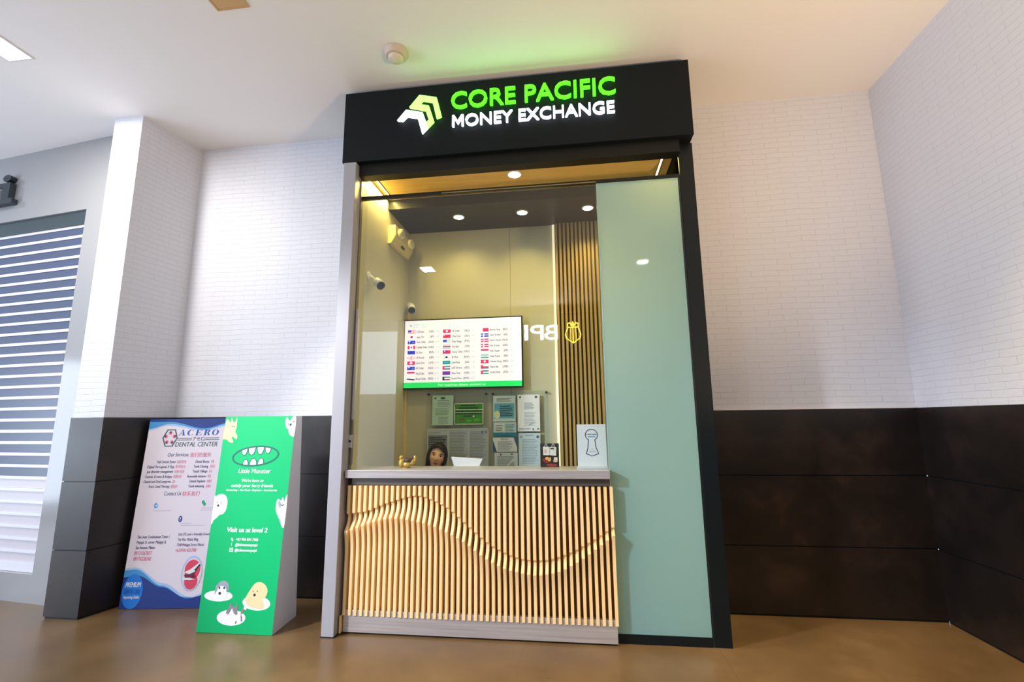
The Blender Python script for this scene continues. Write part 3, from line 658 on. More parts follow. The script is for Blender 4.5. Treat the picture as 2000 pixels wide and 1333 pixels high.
A.poly([(.53, .80), (.72, .82), (.76, .66), (.70, .76), (.56, .74)], mat('leaflet_ink', (20, 24, 24), .5), 2); A.ell(.28, .66, .08, .09, pp, 2)
for (x, z, r, m_) in ((.2, .3, .09, pr), (.36, .36, .1, py), (.3, .24, .1, pr), (.48, .3, .09, py), (.4, .22, .07, pr), (.52, .38, .05, py)): A.ell(x, z, r, r*.7, m_, 2)
A.poly([(.74, .42), (.92, .40), (.9, .22), (.7, .22)], pw, 2); A.ell(.8, .26, .12, .06, pp, 3); A.ell(.6, .08, .3, .06, pr, 1)
A.build('printed_pictures', t)
# little golden bird ornament with dark back
t = thing('bird_ornament', (-1.21, -.45, 1.07), 'small golden bird ornament with dark back on the counter', 'ornament')
GOLD = mat('aged_gold', (206, 164, 84), .4, .3); OBR = mat('ornament_brown', (70, 44, 30), .5)
b = mb(GOLD); sk = [(-1.255, .030, .026), (-1.262, .060, .02), (-1.250, .082, .014)]
b.ball((-1.245, -.45, 1.105), .03, 16, (.8, .8, 1.15)).ball((-1.205, -.45, 1.095), .028, 16, (1.25, .8, .8)).ball((-1.17, -.45, 1.112), .022, 14, (1.1, .6, 1.0)).ball((-1.148, -.45, 1.135), .016, 12, (.8, .5, 1.5)).ball((-1.25, -.45, 1.143), .016, 12)
b.build('bird_body', t)
b = mb(OBR).ball((-1.198, -.45, 1.122), .030, 16, (1.25, .7, .72)).ball((-1.165, -.45, 1.140), .016, 12, (1.2, .6, .8)); b.build('folded_wings', t)
b = mb(GOLD).cyl((-1.225, -.45, 1.0705), (-1.225, -.45, 1.09), .004).cyl((-1.205, -.45, 1.0705), (-1.205, -.45, 1.085), .004).cyl((-1.215, -.45, 1.0703), (-1.215, -.45, 1.074), .03, n=24); b.build('stand', t)
# receipt printer on the lower desk
t = thing('staff_desk', (-.5, -.15, 0), 'low grey desk behind the service counter', 'desk')
mb(mat('desk_top', (150, 146, 140), .4)).box(-1.55, .20, -.300, -.135, .72, .75).build('desk_top', t)
for x in (-1.52, .17): mb(mat('desk_leg', (110, 108, 104), .4)).box(x-.02, x+.02, -.28, -.15, 0, .719).build('leg', t)
t = thing('desk_printer', (-.82, -.2, .75), 'white desk printer with a flared paper tray behind the counter', 'printer')
mb(WHITE).hexa([(-.93, -.29, .7505), (-.70, -.29, .7505), (-.70, -.14, .7505), (-.93, -.14, .7505)], [(-.915, -.285, 1.055), (-.715, -.285, 1.055), (-.715, -.145, 1.055), (-.915, -.145, 1.055)]).build('printer_body', t, .006)
mb(mat('tray_white', (206, 206, 222), .4)).hexa([(-.913, -.22, 1.056), (-.717, -.22, 1.056), (-.717, -.18, 1.056), (-.913, -.18, 1.056)], [(-.945, -.195, 1.128), (-.695, -.195, 1.112), (-.695, -.165, 1.112), (-.945, -.165, 1.128)]).build('paper_tray', t, .003)

# ------------------------------------------------------------------ the woman behind the counter
def sstep(a, b_, x):
    t_ = max(0, min(1, (x-a)/(b_-a))); return t_*t_*(3-2*t_)
def head_r(d):
    """point of the head surface in the direction d, local frame: x viewer's side, y back, z up; face towards -y"""
    x, y, z = d
    p = Vector((x*.069, y*.088, z*.107))
    low = sstep(.0, -.095, p.z)
    p.x *= 1-.30*low
    if y < 0:
        p.y *= 1-.10*low
        p.y += .012*sstep(.3, .9, -y)*(1-low*.2)
    else: p.y *= 1-.35*low
    if y < 0:
        g = lambda cx, cz, sx, sz: math.exp(-((p.x-cx)/sx)**2-((p.z-cz)/sz)**2)
        p.y -= .017*g(0, -.022, .011, .016)+.010*g(0, .0, .008, .022)            # nose
        p.y += .008*(g(.030, .012, .016, .010)+g(-.030, .012, .016, .010))       # eye sockets
        p.y -= .004*(g(.03, .032, .02, .008)+g(-.03, .032, .02, .008))           # brows
        p.y -= .006*g(0, -.055, .020, .009)                                       # lips
        p.y -= .004*g(0, -.088, .018, .012)                                       # chin
        p.y -= .004*(g(.04, -.02, .018, .02)+g(-.04, -.02, .018, .02))           # cheeks
    return p
HEADC = Vector((-1.190, .265, 1.092))
HR = Matrix.Rotation(math.radians(14), 3, 'Z') @ Matrix.Rotation(math.radians(13), 3, 'Y') @ Matrix.Rotation(math.radians(-4), 3, 'X')
def hp(p): return HEADC+HR @ Vector(p)
def dirs(nu, nv):
    for j in range(nv+1):
        ph = math.pi*j/nv
        yield [Vector((math.sin(ph)*math.cos(2*math.pi*i/nu), math.sin(ph)*math.sin(2*math.pi*i/nu), math.cos(ph))) for i in range(nu)]
SKIN = mat('skin', (238, 186, 150), .45); HAIR = mat('black_hair', (14, 11, 10), .6, spec=.2); BLOUSE = mat('dark_blouse', (40, 44, 52), .7)
person = thing('person', (-1.19, .27, 0), 'woman with dark hair peeking over the counter, head tilted', 'person')
def capsule(b, p0, p1, r0, r1):
    b.ball(p0, r0, 20); b.ball(p1, r1, 20); b.cyl(p0, p1, r0, r1, 20)
b = mb(SKIN)
rings = [[b.bm.verts.new(hp(head_r(d))) for d in ring] for ring in dirs(72, 48)]
for a, c in zip(rings, rings[1:]):
    for i in range(72): b.bm.faces.new((a[i], a[(i+1) % 72], c[(i+1) % 72], c[i]))
NECK = (-1.188, .300, .93)
capsule(b, hp((0, .02, -.05)), NECK, .050, .052)
capsule(b, NECK, (-1.188, .31, .86), .055, .10)
for s_ in (-1, 1):
    b.ball(hp((s_*.070, .012, -.008)), .022, 14, (.45, .8, 1.3), HR)                                    # ears
    sh = (-1.188+s_*.145, .31, .84); el = (-1.188+s_*.20, .22, .84-.25); wr = (-1.188+s_*.12, .0, .785)
    capsule(b, (-1.188+s_*.05, .31, .87), sh, .06, .055); capsule(b, sh, el, .05, .038); capsule(b, el, wr, .038, .026)
    pm = (wr[0]-s_*.012, wr[1]-.06, .778); capsule(b, wr, pm, .027, .026)
    for q in range(4):
        a = (pm[0]+(q-1.5)*.019, pm[1]-.015, .778); ln = (.062, .076, .07, .055)[q if s_ > 0 else 3-q]
        k1 = (a[0], a[1]-ln*.5, .780); k2 = (a[0], a[1]-ln, .766); capsule(b, a, k1, .0088, .0083); capsule(b, k1, k2, .0083, .0072)
    th = (wr[0]-s_*.026, wr[1]-.022, .776); capsule(b, th, (th[0]-s_*.022, th[1]-.032, .774), .0105, .009)
capsule(b, (-1.188, .31, .82), (-1.188, .32, .50), .125, .115); capsule(b, (-1.188, .32, .50), (-1.188, .33, .40), .13, .13)
for s_ in (-1, 1):
    kn = (-1.188+s_*.11, .02, .46); ft = (-1.188+s_*.11, .08, .06)
    capsule(b, (-1.188+s_*.08, .32, .41), kn, .085, .06); capsule(b, kn, ft, .055, .036); capsule(b, ft, (ft[0], -.06, .035), .036, .03)
body = b.build('body', person)
rm = body.modifiers.new('remesh', 'REMESH'); rm.mode = 'VOXEL'; rm.voxel_size = .0042; rm.use_smooth_shade = True
sm = body.modifiers.new('smooth', 'SMOOTH'); sm.iterations = 2; sm.factor = .5
def surf(x, z, lift=.001):
    y = -math.sqrt(max(.02, 1-(x/.069)**2-(z/.107)**2)); d = Vector((x/.069, y, z/.107)).normalized()
    for _ in range(6):
        p = head_r(d); d = (d+Vector(((x-p.x)/.069, 0, (z-p.z)/.107))).normalized()
    p = head_r(d); p.y -= lift; return p
def facepatch(name, outline, m, lift=.0022):
    b = mb(m); c = [sum(q[i] for q in outline)/len(outline) for i in (0, 1)]
    vc = b.bm.verts.new(hp(surf(*c, lift+.0008))); vs = [b.bm.verts.new(hp(surf(*q, lift))) for q in outline]
    for i in range(len(vs)):
        f = b.bm.faces.new((vc, vs[i], vs[(i+1) % len(vs)])); f.smooth = True
    return b.build(name, person, fixn=False)
def elps(cx, cz, rx, rz, n=20, rot=0): return [(cx+rx*math.cos(a)*math.cos(rot)-rz*math.sin(a)*math.sin(rot), cz+rx*math.cos(a)*math.sin(rot)+rz*math.sin(a)*math.cos(rot)) for a in [2*math.pi*i/n for i in range(n)]]
EYEW = mat('eye_white', (226, 214, 206), .3); IRIS = mat('dark_iris', (30, 18, 14), .2); LIP = mat('rose_lips', (172, 78, 78), .45)
for s_ in (-1, 1):
    facepatch('eye', elps(s_*.031, .011, .0135, .0056), EYEW, .002)
    facepatch('iris', elps(s_*.031, .0115, .0056, .0054), IRIS, .0032)
    facepatch('upper_eyelid', [(s_*.0455, .0115), (s_*.031, .0185), (s_*.0165, .0105), (s_*.031, .0155)], IRIS, .0036)
    facepatch('eyebrow', [(s_*.050, .027), (s_*.040, .035), (s_*.016, .030), (s_*.016, .0265), (s_*.038, .0305)], HAIR, .0022)
    facepatch('nostril', elps(s_*.0062, -.035, .003, .0018), IRIS, .002)
facepatch('mouth', [(-.023, -.053), (-.010, -.0485), (-.004, -.0495), (0, -.051), (.004, -.0495), (.010, -.0485), (.023, -.053), (.012, -.061), (0, -.063), (-.012, -.061)], LIP, .002)
facepatch('lip_line', [(-.021, -.0535), (0, -.0550), (.021, -.0535), (0, -.0562)], mat('lip_shadow', (96, 34, 36), .5), .0036)
# hair: a shell open over the face, falling behind the ears
b = mb(HAIR); NU, NV = 180, 120; grid = []
for j, ring in enumerate(dirs(NU, NV)):
    row = []
    for d in ring:
        p = head_r(d); q = Vector((p.x, p.y, p.z))
        thick = 1.10 if d.y > -.2 else 1.07
        q = Vector((d.x*.069, d.y*.088, d.z*.107)); low = sstep(0, -.1, q.z)
        if d.y > 0 or abs(q.x) > .04: q.x *= 1.10+.10*low; q.y = q.y*(1.10)+.004
        q *= thick; q.z += .003
        wav = noise.noise(Vector((d.x*9, d.y*9, d.z*3)))*.0025; q += d*wav
        # face opening
        fx, fz = q.x, q.z; top = .082-.40*abs(fx+.010)-2.2*(fx+.010)**2
        face = d.y < -.05 and abs(fx) < .067 and fz < top
        row.append((q, face))
    grid.append(row)
V = {}
def gv(j, i):
    i %= NU
    if (j, i) not in V: V[(j, i)] = b.bm.verts.new(hp(grid[j][i][0]))
    return V[(j, i)]
for j in range(NV):
    for i in range(NU):
        ks = ((j, i), (j, (i+1) % NU), (j+1, (i+1) % NU), (j+1, i))
        if any(grid[a][c][1] for a, c in ks): continue
        f = b.bm.faces.new([gv(*k) for k in ks]); f.smooth = True
hair = b.build('hair', person, fixn=False)
so = hair.modifiers.new('solid', 'SOLIDIFY'); so.thickness = .008; so.offset = -1
b = mb(HAIR)
for s_ in (-1, 1): capsule(b, hp((s_*.062, .035, .0)), hp((s_*.062, .04, -.10)), .026, .022)
capsule(b, hp((0, .07, -.02)), hp((0, .07, -.13)), .06, .045)
b.build('hair_back', person)
mb(mat('pearl', (236, 234, 230), .2)).ball(hp((-.078, -.004, -.034)), .0065, 12).build('earring', person)
b = mb(BLOUSE); capsule(b, (-1.188, .31, .805), (-1.188, .32, .50), .134, .126); capsule(b, (-1.188, .32, .50), (-1.188, .33, .41), .138, .138)
for s_ in (-1, 1):
    sh = (-1.188+s_*.145, .31, .835); el = (-1.188+s_*.20, .22, .59)
    capsule(b, (-1.188+s_*.07, .31, .845), sh, .062, .062); capsule(b, sh, el, .06, .05)
bl = b.build('blouse', person); rm = bl.modifiers.new('remesh', 'REMESH'); rm.mode = 'VOXEL'; rm.voxel_size = .008; rm.use_smooth_shade = True

# ------------------------------------------------------------------ standees
def wedge(name, front, back, m_side, m_front, t):
    """front: BL BR TR TL, back: BL BR TR TL"""
    b = mb(m_side); b.hexa([front[0], front[1], back[1], back[0]], [front[3], front[2], back[2], back[3]]); return b.build('stand_body', t)
def quadmap(BL, BR, TR, TL):
    BL, BR, TR, TL = map(Vector, (BL, BR, TR, TL)); n = (BR-BL).cross(TL-BL).normalized()
    def fn(u, v, l): return (BL*(1-u)+BR*u)*(1-v)+(TL*(1-u)+TR*u)*v+n*(.0005*l+.001)
    return fn
# green pet shop standee
GF = [(-2.593, -.659, .002), (-2.038, -.657, .002), (-1.988, -.618, 1.452), (-2.543, -.62, 1.452)]
GB = [(-2.60, -.335, .002), (-2.062, -.340, .002), (-1.988, -.545, 1.452), (-2.543, -.545, 1.452)]
t = thing('advertising_standee', (-2.3, -.5, 0), 'green wedge standee of a pet shop with cartoon dogs and cats', 'sign')
GREEN = mat('poster_green', (0, 176, 106), .5, spec=.25)
wedge('x', GF, GB, mat('standee_grey', (206, 206, 222), .5), None, t)
fn = quadmap(*GF)
b = mb(GREEN).face([fn(0, 0, 0), fn(1, 0, 0), fn(1, 1, 0), fn(0, 1, 0)]); b.build('front_panel', t)
A = Art(fn); W_ = mat('poster_white', (238, 240, 240), .5); TL_ = mat('mouth_outline', (0, 92, 82), .5); PE = mat('pet_peach', (246, 190, 150), .5); GR = mat('pet_grey', (150, 158, 176), .5); TA = mat('pet_tan', (250, 208, 160), .5); MV = mat('pet_mauve', (136, 128, 140), .5); DK = mat('pet_dark', (40, 44, 52), .5); PK = mat('pet_pink', (240, 178, 190), .5)
A.smooth = True
A.poly([(.0, .895), (.02, .985), (.075, .972), (.09, .995), (.115, .975), (.145, .975), (.165, .995), (.175, .95), (.165, .925), (.20, .905), (.195, .888), (.16, .895), (.145, .90), (.125, .895), (.15, .88), (.145, .870), (.10, .874), (.05, .887)], PE)
A.ell(.11, .951, .006, .003, DK, 2); A.ell(.145, .950, .006, .003, DK, 2)
A.build('cartoon_cat', t)
A.poly([(1.0, .99), (.955, .995), (.915, .975), (.875, .995), (.855, .975), (.875, .945), (.905, .935), (.925, .915), (.96, .902), (1.0, .905)], W_)
A.poly([(.865, .985), (.895, .955), (.905, .94), (.88, .95)], PK, 2); A.ell(.935, .957, .018, .007, DK, 2, .5); A.ell(.975, .972, .008, .004, DK, 2); A.ell(.905, .96, .006, .004, DK, 2)
A.build('cartoon_dog', t)
A.smooth = False
cu, cv, ru, rv, ro = .495, .805, .315, .046, -.0
def mp(a, k=1.0): return (cu+ru*k*math.cos(a), cv+rv*k*math.sin(a)+.008*math.cos(a))
A.line([mp(2*math.pi*i/48) for i in range(48)], .022, .0078, TL_, 2, True)
def tooth(a0, a1, depth, up):
    p0, p1 = mp(a0, .95), mp(a1, .95); m_ = ((p0[0]+p1[0])/2, (p0[1]+p1[1])/2-(depth if up else -depth))
    q = [p0]+[((1-s_)**2*p0[0]+2*s_*(1-s_)*(p0[0]*.8+m_[0]*.2)+s_*s_*m_[0], (1-s_)**2*p0[1]+2*s_*(1-s_)*m_[1]+s_*s_*m_[1]) for s_ in (.33, .66, 1)]+[((1-s_)**2*p1[0]+2*s_*(1-s_)*(p1[0]*.8+m_[0]*.2)+s_*s_*m_[0], (1-s_)**2*p1[1]+2*s_*(1-s_)*m_[1]+s_*s_*m_[1]) for s_ in (.66, .33)]+[p1]
    A.poly(q, W_, 1); A.line(q, .010, .0036, TL_, 2)
R_ = math.radians
for a0, a1, d in ((133, 113, .028), (112, 91, .036), (88, 68, .037), (66, 46, .028)): tooth(R_(a0), R_(a1), d, True)
for a0, a1, d in ((-124, -107, .026), (-104, -84, .032), (-82, -65, .030)): tooth(R_(a0), R_(a1), d, False)
A.build('mouth_logo', t)
A.text('Little Monster', .51, .722, .022, W_, w=.45, al='c', shear=.15, off=.015)
A.text("We're here to", .50, .681, .0135, W_, w=.30, al='c', shear=.2, off=.03)
A.text('satisfy your furry friends', .50, .657, .0135, W_, w=.58, al='c', shear=.2, off=.03)
A.text('Grooming - Pet Food - Daycare - Accessories', .50, .638, .0085, W_, w=.70, al='c', shear=.2, off=.035)
A.build('printed_lettering', t)
A.smooth = True
A.poly([(0, .485), (.03, .50), (.07, .512), (.10, .525), (.15, .53), (.185, .555), (.185, .59), (.16, .612), (.11, .622), (.05, .62), (.02, .612), (0, .605)], W_)
A.ell(.065, .568, .014, .006, DK, 2); A.ell(.10, .579, .006, .003, DK, 2); A.ell(.055, .582, .006, .003, DK, 2)
A.build('cartoon_dog', t)
A.poly([(1, .615), (.975, .605), (.965, .59), (.94, .61), (.92, .595), (.875, .602), (.86, .575), (.87, .545), (.905, .52), (.94, .495), (1, .475)], W_)
A.poly([(.88, .585), (.905, .598), (.935, .575), (.915, .555)], GR, 2); A.poly([(.91, .52), (.945, .505), (.955, .488), (.93, .497)], GR, 2); A.line([(.925, .575), (.95, .572), (.97, .578)], .012, .004, DK, 2)
A.build('cartoon_cat', t); A.smooth = False
A.text('Visit us at level 2', .51, .447, .021, W_, w=.545, al='c', shear=.1, off=.04)
for i, s_ in enumerate(('+63 956 054 2966', '@littlemonsterpetph', '@littlemonsterpetph')):
    A.text(s_, .375, .408-.0245*i, .0125, W_, w=.30, shear=.1, off=.035)
A.line([(.315, .420), (.318, .412), (.335, .407)], .018, .006, W_); A.text('f', .322, .383, .016, W_, al='c', off=.05)
A.line([(.305, .373), (.345, .373), (.345, .358), (.305, .358)], .009, .0034, W_, 1, True); A.ell(.325, .3655, .008, .0032, W_)
A.build('printed_lettering', t)
A.smooth = True
A.ell(.235, .160, .19, .024, W_, 1, .02); A.ell(.28, .197, .085, .030, GR, 2); A.ell(.265, .170, .085, .034, W_, 3); A.poly([(.18, .165), (.185, .205), (.22, .215), (.21, .185)], GR, 4); A.poly([(.345, .175), (.345, .205), (.32, .212), (.33, .185)], GR, 4)
A.ell(.25, .172, .017, .0065, DK, 5); A.ell(.235, .196, .012, .005, DK, 5); A.ell(.30, .196, .012, .005, DK, 5)
A.build('cartoon_dog', t)
A.ell(.75, .135, .185, .032, W_, 1, -.12); A.poly([(.60, .15), (.64, .185), (.70, .218), (.77, .226), (.84, .215), (.88, .19), (.865, .165), (.83, .15), (.86, .128), (.84, .112), (.74, .112), (.64, .125)], TA, 2)
A.ell(.715, .170, .016, .0065, DK, 3); A.ell(.69, .185, .006, .003, DK, 3); A.ell(.745, .187, .006, .003, DK, 3)
A.build('cartoon_dog', t)
A.ell(.44, .068, .19, .034, W_, 1); A.poly([(.37, .085), (.40, .118), (.41, .136), (.44, .118), (.48, .116), (.505, .132), (.515, .095), (.51, .082)], MV, 2); A.poly([(.405, .082), (.44, .110), (.47, .088), (.50, .08)], W_, 3)
A.line([(.57, .085), (.585, .105), (.605, .112)], .028, .010, MV, 2); A.ell(.615, .113, .022, .009, W_, 3); A.poly([(.56, .085), (.585, .075), (.595, .055), (.575, .052)], MV, 2); A.poly([(.50, .052), (.52, .058), (.52, .045), (.505, .042)], MV, 2)
A.build('cartoon_cat', t)
# dental clinic standee
DF = [(-3.515, -.352, .002), (-2.836, -.262, .002), (-2.836, -.172, 1.445), (-3.515, -.262, 1.445)]
DB = [(-3.50, -.125, .002), (-2.85, -.055, .002), (-2.85, -.122, 1.445), (-3.505, -.212, 1.445)]
t = thing('advertising_standee', (-3.2, -.2, 0), 'white and navy standee of a dental clinic listing its services', 'sign')
wedge('x', DF, DB, mat('standee_grey', (206, 206, 222), .5), None, t)
fn = quadmap(*DF); DW = mat('dental_white', (236, 226, 236), .4)
mb(DW).face([fn(0, 0, 0), fn(1, 0, 0), fn(1, 1, 0), fn(0, 1, 0)]).build('front_panel', t)
A = Art(fn); NVY, SKY, MIDB, PIN = mat('dental_navy', (18, 52, 134), .4), mat('dental_sky', (70, 156, 222), .4), mat('dental_pale', (176, 206, 240), .4), mat('dental_pink', (226, 110, 142), .4)
INKD = mat('dental_ink', (44, 50, 110), .5); TEA = mat('dental_teal', (36, 96, 100), .5)
def wave(pts, base, m, layer):
    n = 28; P = []
    for i in range(n+1):
        u = i/n
        for (a, p), (c, q) in zip(pts, pts[1:]):
            if a <= u <= c: s_ = (u-a)/(c-a); P.append((u, p+(q-p)*(s_*s_*(3-2*s_)))); break
    for p, q in zip(P, P[1:]): A.poly([(p[0], base), (q[0], base), q, p], m, layer)
wave([(0, .935), (.22, .962), (.7, .930), (1, .962)], 1, MIDB, 1); wave([(0, .945), (.25, .972), (.68, .938), (1, .972)], 1, SKY, 2); wave([(0, .985), (.25, .984), (.68, .945), (1, .980)], 1, NVY, 3)
wave([(0, .20), (.12, .205), (.45, .125), (.78, .055), (1, .085)], 0, MIDB, 1); wave([(0, .19), (.12, .195), (.45, .112), (.72, .055), (1, .04)], 0, SKY, 2); wave([(0, .155), (.15, .165), (.45, .105), (.75, .048), (1, .070)], 0, NVY, 3)
A.build('wave_border', t)
hexp = [(.19, .892), (.235, .938), (.325, .938), (.36, .892), (.315, .846), (.23, .846)]
A.line(hexp, .014, .005, TEA, 2, True)
for k in range(5):
    a = math.pi/2+k*2*math.pi/5; A.ell(.274+.052*math.cos(a), .892+.028*math.sin(a), .020, .010, PIN, 2, 0); A.ell(.274+.060*math.cos(a), .892+.033*math.sin(a), .012, .005, mat('logo_maroon', (110, 40, 70), .5), 3)
A.build('hexagon_logo', t)
A.serif('ACERO', .37, .905, .033, .50, mat('acero_blue', (20, 84, 176), .4))
for v in (.888, .878): A.rect(.365, .54, v, v+.0035, TEA); A.rect(.70, .87, v, v+.0035, TEA)
A.text('アセロ', .62, .876, .018, INKD, w=.14, al='c', off=.01)
A.text('DENTAL CENTER', .35, .843, .025, TEA, w=.51, shear=.15, off=.01)
A.text('Our Services', .28, .788, .020, INKD, w=.25, shear=.15); A.text('我们的服务', .55, .786, .018, PIN, w=.25)
LR = [('Full Dental Exam', '全面牙科检查'), ('Digital Peri-apical X-Ray', '数字牙根片光'), ('Jaw disorder management', '牙颌关节管理'), ('Ceramic Crowns & Bridges', '牙冠和牙桥'), ('Dental and Oral surgeries', '口腔'), ('Root Canal Therapy', '根管治疗')]
RR = [('Dental Braces', '牙套'), ('Tooth Cleaning', '洗牙齿'), ('Tooth Fillings', '补牙'), ('Removable dentures', '假牙'), ('Dental Implants', '种植牙'), ('Tooth whitening', '牙美白')]
for i in range(6):
    v = .752-.0268*i; wl = .013*len(LR[i][0])*1.05
    A.text(LR[i][0], .385-.012*i*.4, v, .014, INKD, w=min(.32, wl), al='r', shear=.1, off=.01); A.text(LR[i][1], .40-.012*i*.4, v-.001, .013, PIN, asp=.92*1450/680*.52)
    A.text(RR[i][0], .79-.004*i, v, .014, INKD, w=min(.25, .0125*len(RR[i][0])), al='r', shear=.1, off=.01); A.text(RR[i][1], .81-.004*i, v-.001, .013, PIN, asp=.92*1450/680*.52)
A.text('Contact Us', .31, .576, .021, INKD, w=.20, shear=.15); A.text('联系我们', .525, .574, .019, PIN, w=.20)
A.build('printed_lettering', t)
A.ell(.235, .522, .022, .014, SKY); A.poly([(.222, .521), (.25, .53), (.243, .513), (.237, .519)], DW, 2)
WG = mat('chat_green', (40, 176, 120), .5); A.ell(.785, .538, .018, .010, WG); A.ell(.803, .527, .017, .009, WG)
A.ell(.545, .450, .022, .017, NVY); A.text('f', .545, .441, .020, DW, al='c', off=.03, layer=3, asp=1.6)
for (u, v, w_) in ((.22, .493, .2), (.77, .505, .17), (.77, .494, .19), (.56, .424, .12), (.56, .414, .28)): A.rect(u, u+w_, v, v+.003, mat('faint_print', (196, 186, 206), .5))
A.build('contact_icons', t)
for i, s_ in enumerate(('The Linear Condominium Tower 1', 'Mayapis St. corner Malugay St', 'San Antonio, Makati')): A.text(s_, .08, .352-.0272*i, .015, INKD, w=(.37, .34, .22)[i], shear=.1, off=.01)
for i, s_ in enumerate(('09171567077', '09176220242')): A.text(s_, .075, .267-.0285*i, .019, PIN, w=.20, shear=.12, off=.02)
for i, s_ in enumerate(('Unit 275 Level 1 Assembly Grounds', 'The Rise Makati Bldg,', '7248 Malugay Street Makati')): A.text(s_, .55, .364-.0272*i, .014, INKD, w=(.37, .24, .31)[i], shear=.1, off=.005)
A.text('+639761435788', .54, .280, .017, PIN, w=.24, shear=.12, off=.01)
A.build('printed_lettering', t)
A.ell(.765, .172, .118, .088, MIDB, 4); A.ell(.77, .170, .108, .080, mat('mouth_pale', (244, 214, 222), .5), 5); A.ell(.77, .19, .088, .05, mat('lip_red', (226, 66, 96), .5), 6); A.ell(.77, .132, .075, .04, MATS['lip_red'], 6)
A.poly([(.68, .178), (.74, .19), (.84, .225), (.85, .205), (.80, .18), (.74, .168)], W_, 7); A.poly([(.68, .165), (.76, .168), (.82, .185), (.78, .155), (.70, .15)], mat('mouth_dark', (90, 40, 70), .5), 7); A.poly([(.67, .150), (.75, .150), (.82, .142), (.75, .138), (.68, .140)], W_, 8); A.line([(.80, .185), (.85, .215)], .02, .01, DK, 8)
A.build('mouth_picture', t)
A.ell(.125, .086, .115, .086, mat('premium_blue', (20, 124, 224), .4), 5)
A.text('PREMIUM', .125, .107, .024, W_, w=.17, al='c', shear=.15, off=.03, layer=6); A.text('DENTAL CARE', .125, .074, .022, mat('premium_navy', (10, 72, 176), .4), w=.18, al='c', shear=.1, off=.03, layer=6); A.text('Improving Smiles', .125, .051, .014, W_, w=.175, al='c', shear=.2, off=.03, layer=6)
A.build('round_badge', t)

# ------------------------------------------------------------------ neighbouring shop
t = thing('roller_shutter', S(-6, 0, 0), 'closed roller shutter with dark and pale horizontal slats beside the pillar', 'shutter')
SD, SP, SR = mat('shutter_blue_grey', (66, 76, 104), .3), mat('shutter_pale', (206, 200, 208), .35), mat('shutter_rib', (228, 228, 238), .4)
b = mb(mat('shutter_hood', (56, 70, 74), .3, .3)); sbox(b, -8.7, SHX-.002, -.08, -.02, 3.235, 3.361); b.build('hood_box', t)
z = 3.234; st = (3.234-.29)/30
for i in range(30):
    b = mb(SR); sbox(b, -8.7, SHX-.003, -.07, -.036, z-.026, z-.001)
    b.use(SD if i < 23 else SP); sbox(b, -8.7, SHX-.003, -.07, -.043, z-st, z-.0262); b.build('slat', t); z -= st
b = mb(SR); sbox(b, -8.7, SHX-.003, -.075, -.030, .217, .289); b.build('bottom_bar', t)
t = thing('shop_lettering', S(-5.5, .02, 3.5), 'dark raised serif letters on the grey shop front, cut by the frame', 'sign')
def slab(pts, name):
    b = mb(mat('letter_dark', (26, 40, 46), .4)); f = [S(x, .055, z) for x, z in pts]; b.prism(f, Vector(S(pts[0][0], .001, pts[0][1]))-Vector(f[0])); return b
def arc(cx, cz, rx, rz, a0, a1, n=12): return [(cx+rx*math.cos(math.radians(a0+(a1-a0)*i/n)), cz+rz*math.sin(math.radians(a0+(a1-a0)*i/n))) for i in range(n+1)]
b = slab([(-5.51, 3.527), (-5.30, 3.527), (-5.30, 3.575), (-5.355, 3.580), (-5.355, 3.745), (-5.508, 3.745), (-5.508, 3.705), (-5.455, 3.70), (-5.455, 3.580), (-5.51, 3.575)], 'i')
f = [S(x, .055, z) for x, z in arc(-5.412, 3.795, .055, .036, 0, 360, 23)[:-1]]; b.prism(f, Vector(S(-5.4, .001, 0))-Vector(S(-5.4, .055, 0))); b.build('letter', t)
n_ = [(-6.02, 3.527), (-5.80, 3.527), (-5.80, 3.575), (-5.845, 3.58), (-5.845, 3.65)]+arc(-5.762, 3.655, .083, .045, 180, 0, 8)+[(-5.679, 3.58), (-5.72, 3.575), (-5.72, 3.527), (-5.532, 3.527), (-5.532, 3.575), (-5.579, 3.58), (-5.579, 3.67)]+arc(-5.70, 3.66, .121, .09, 0, 90, 8)+[(-5.78, 3.745), (-5.845, 3.712), (-5.855, 3.745), (-6.02, 3.745), (-6.02, 3.705), (-5.96, 3.70), (-5.96, 3.58), (-6.02, 3.575)]
slab(n_, 'n').build('letter', t)

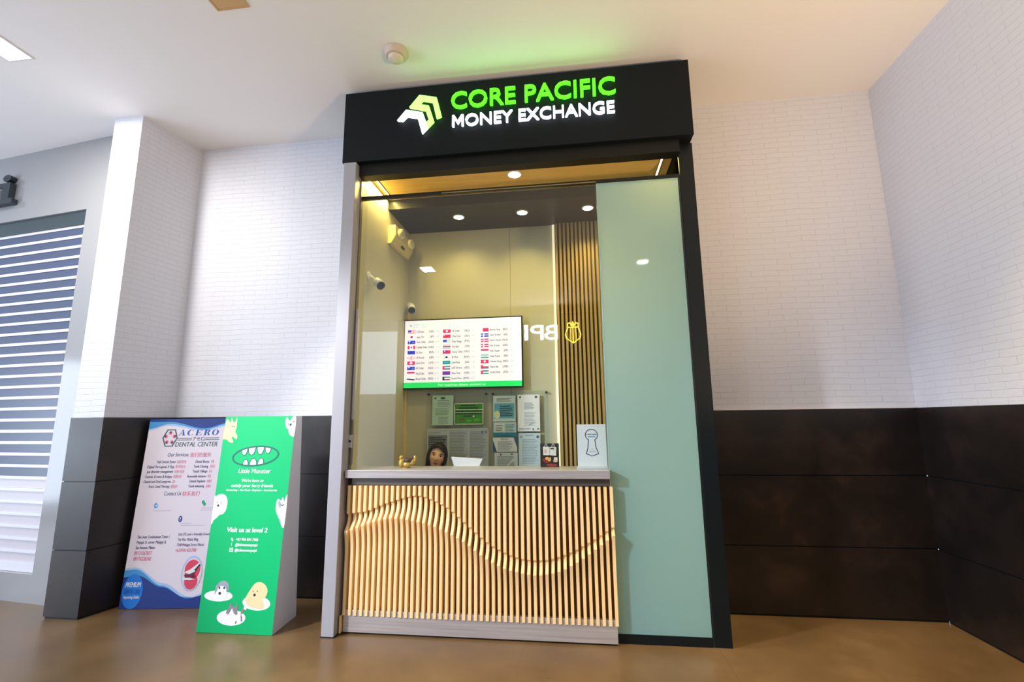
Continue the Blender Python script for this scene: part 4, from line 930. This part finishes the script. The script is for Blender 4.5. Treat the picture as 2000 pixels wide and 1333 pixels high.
# ------------------------------------------------------------------ ceiling fittings
t = thing('smoke_detector', (-1.195, -.937, HC), 'round white smoke detector on the ceiling near the green glow', 'detector')
mb(mat('detector_white', (214, 200, 182), .5)).lathe((-1.195, -.937, HC), [(.092, -.0005), (.092, -.008), (.080, -.014), (.078, -.030), (.066, -.040)], 36).build('base', t)
mb(mat('detector_cap', (226, 214, 196), .5)).lathe((-1.195, -.937, HC), [(.056, -.0405), (.055, -.056), (.04, -.068), (.01, -.072)], 32).build('dome', t)
def ceiling_lamp(x0, x1, y0, y1, label, on=True, power=60):
    t = thing('ceiling_lamp', ((x0+x1)/2, (y0+y1)/2, HC), label, 'lamp', 'rectangular ceiling lamps of the hall')
    b = mb(WHITE if on else mat('tan_frame', (206, 168, 118), .5)); w_ = .012
    b.box(x0-w_, x1+w_, y0-w_, y0, HC-.006, HC-.0003).box(x0-w_, x1+w_, y1, y1+w_, HC-.006, HC-.0003).box(x0-w_, x0, y0, y1, HC-.006, HC-.0003).box(x1, x1+w_, y0, y1, HC-.006, HC-.0003); b.build('frame', t)
    mb(LAMPG if on else mat('tan_panel', (214, 172, 118), .5)).box(x0, x1, y0, y1, HC-.004, HC-.0003).build('diffuser', t)
    if on:
        a = area('lamp_light', ((x0+x1)/2, (y0+y1)/2, HC-.012), x1-x0, power, (1, .95, .88), ((x0+x1)/2, (y0+y1)/2, 0), y1-y0); link_parent(a, t); a.rotation_euler = (0, 0, 0)
ceiling_lamp(-4.04, -3.85, -1.88, -1.26, 'bright rectangular ceiling lamp over the roller shutter, cut by the frame')
ceiling_lamp(-2.20, -2.0, -2.05, -1.45, 'unlit tan ceiling fitting at the upper edge of the frame', False)
ceiling_lamp(-2.57, -2.36, -5.10, -4.83, 'small hall ceiling lamp mirrored in the glass near the emergency light', True, 6)
ceiling_lamp(1.20, 1.36, -5.25, -5.08, 'small hall ceiling lamp mirrored in the frosted panel', True, 6)

# bank sign across the hall, mirrored in the glass
t = thing('bank_sign', (-.4, -7.9, 3.4), 'white bank letters and gold crest across the hall, mirrored in the glass', 'sign')
SGW = mat('bank_white_glow', (255, 255, 255), .4, emit=26); SGG = mat('bank_gold_glow', (255, 206, 60), .4, emit=20)

mb(mat('bank_fascia', (60, 56, 54), .6)).box(-2.4, 1.6, -8.9, -8.02, 2.95, 3.85).build('fascia', t)
def bank_text(name, s_, xl, xr, z, h):
    """letters read by someone looking towards -y, so their x runs backwards"""
    vs, fs = text_tris(s_, 0, .0); a0, a1, _, _ = bbox(vs); sx = (xl-xr)/(a1-a0); sz = h/cap(); b = mb(SGW)
    V = [b.bm.verts.new((xl-(p[0]-a0)*sx, -8.0, z+p[1]*sz)) for p in vs]
    for f in fs:
        try: b.bm.faces.new([V[i] for i in f][::-1])
        except ValueError: pass
    r = bmesh.ops.extrude_face_region(b.bm, geom=b.bm.faces[:])
    for v in r['geom']:
        if isinstance(v, bmesh.types.BMVert): v.co.y = -8.019
    return b.build(name, t)
bank_text('letter', 'B', -.285, -.590, 3.242, .340)
bank_text('letter', 'P', -.612, -.915, 3.245, .345)
mb(SGW).box(-1.058, -.995, -8.019, -8.0, 3.245, 3.605).box(-.985, -.975, -8.019, -8.0, 3.245, 3.605).build('letter', t)
A = Art(lambda u, v, l: (.26-u*.37, -8.0+.001*l, 3.13+v*.53))
shp = [(.18, .72), (.82, .72), (.98, .42), (.93, .25), (.5, .02), (.07, .25), (.02, .42)]
A.line(shp, .055, .04, SGG, 1, True); A.line([(.5, .05), (.5, .98)], .06, .05, SGG); A.line([(.2, .72), (.16, .88), (.32, .93), (.42, .80), (.5, .95), (.58, .80), (.68, .93), (.84, .88), (.8, .72)], .06, .045, SGG)
A.line([(.33, .66), (.3, .2)], .03, .03, SGG); A.line([(.67, .66), (.7, .2)], .03, .03, SGG)
A.build('crest_emblem', t)
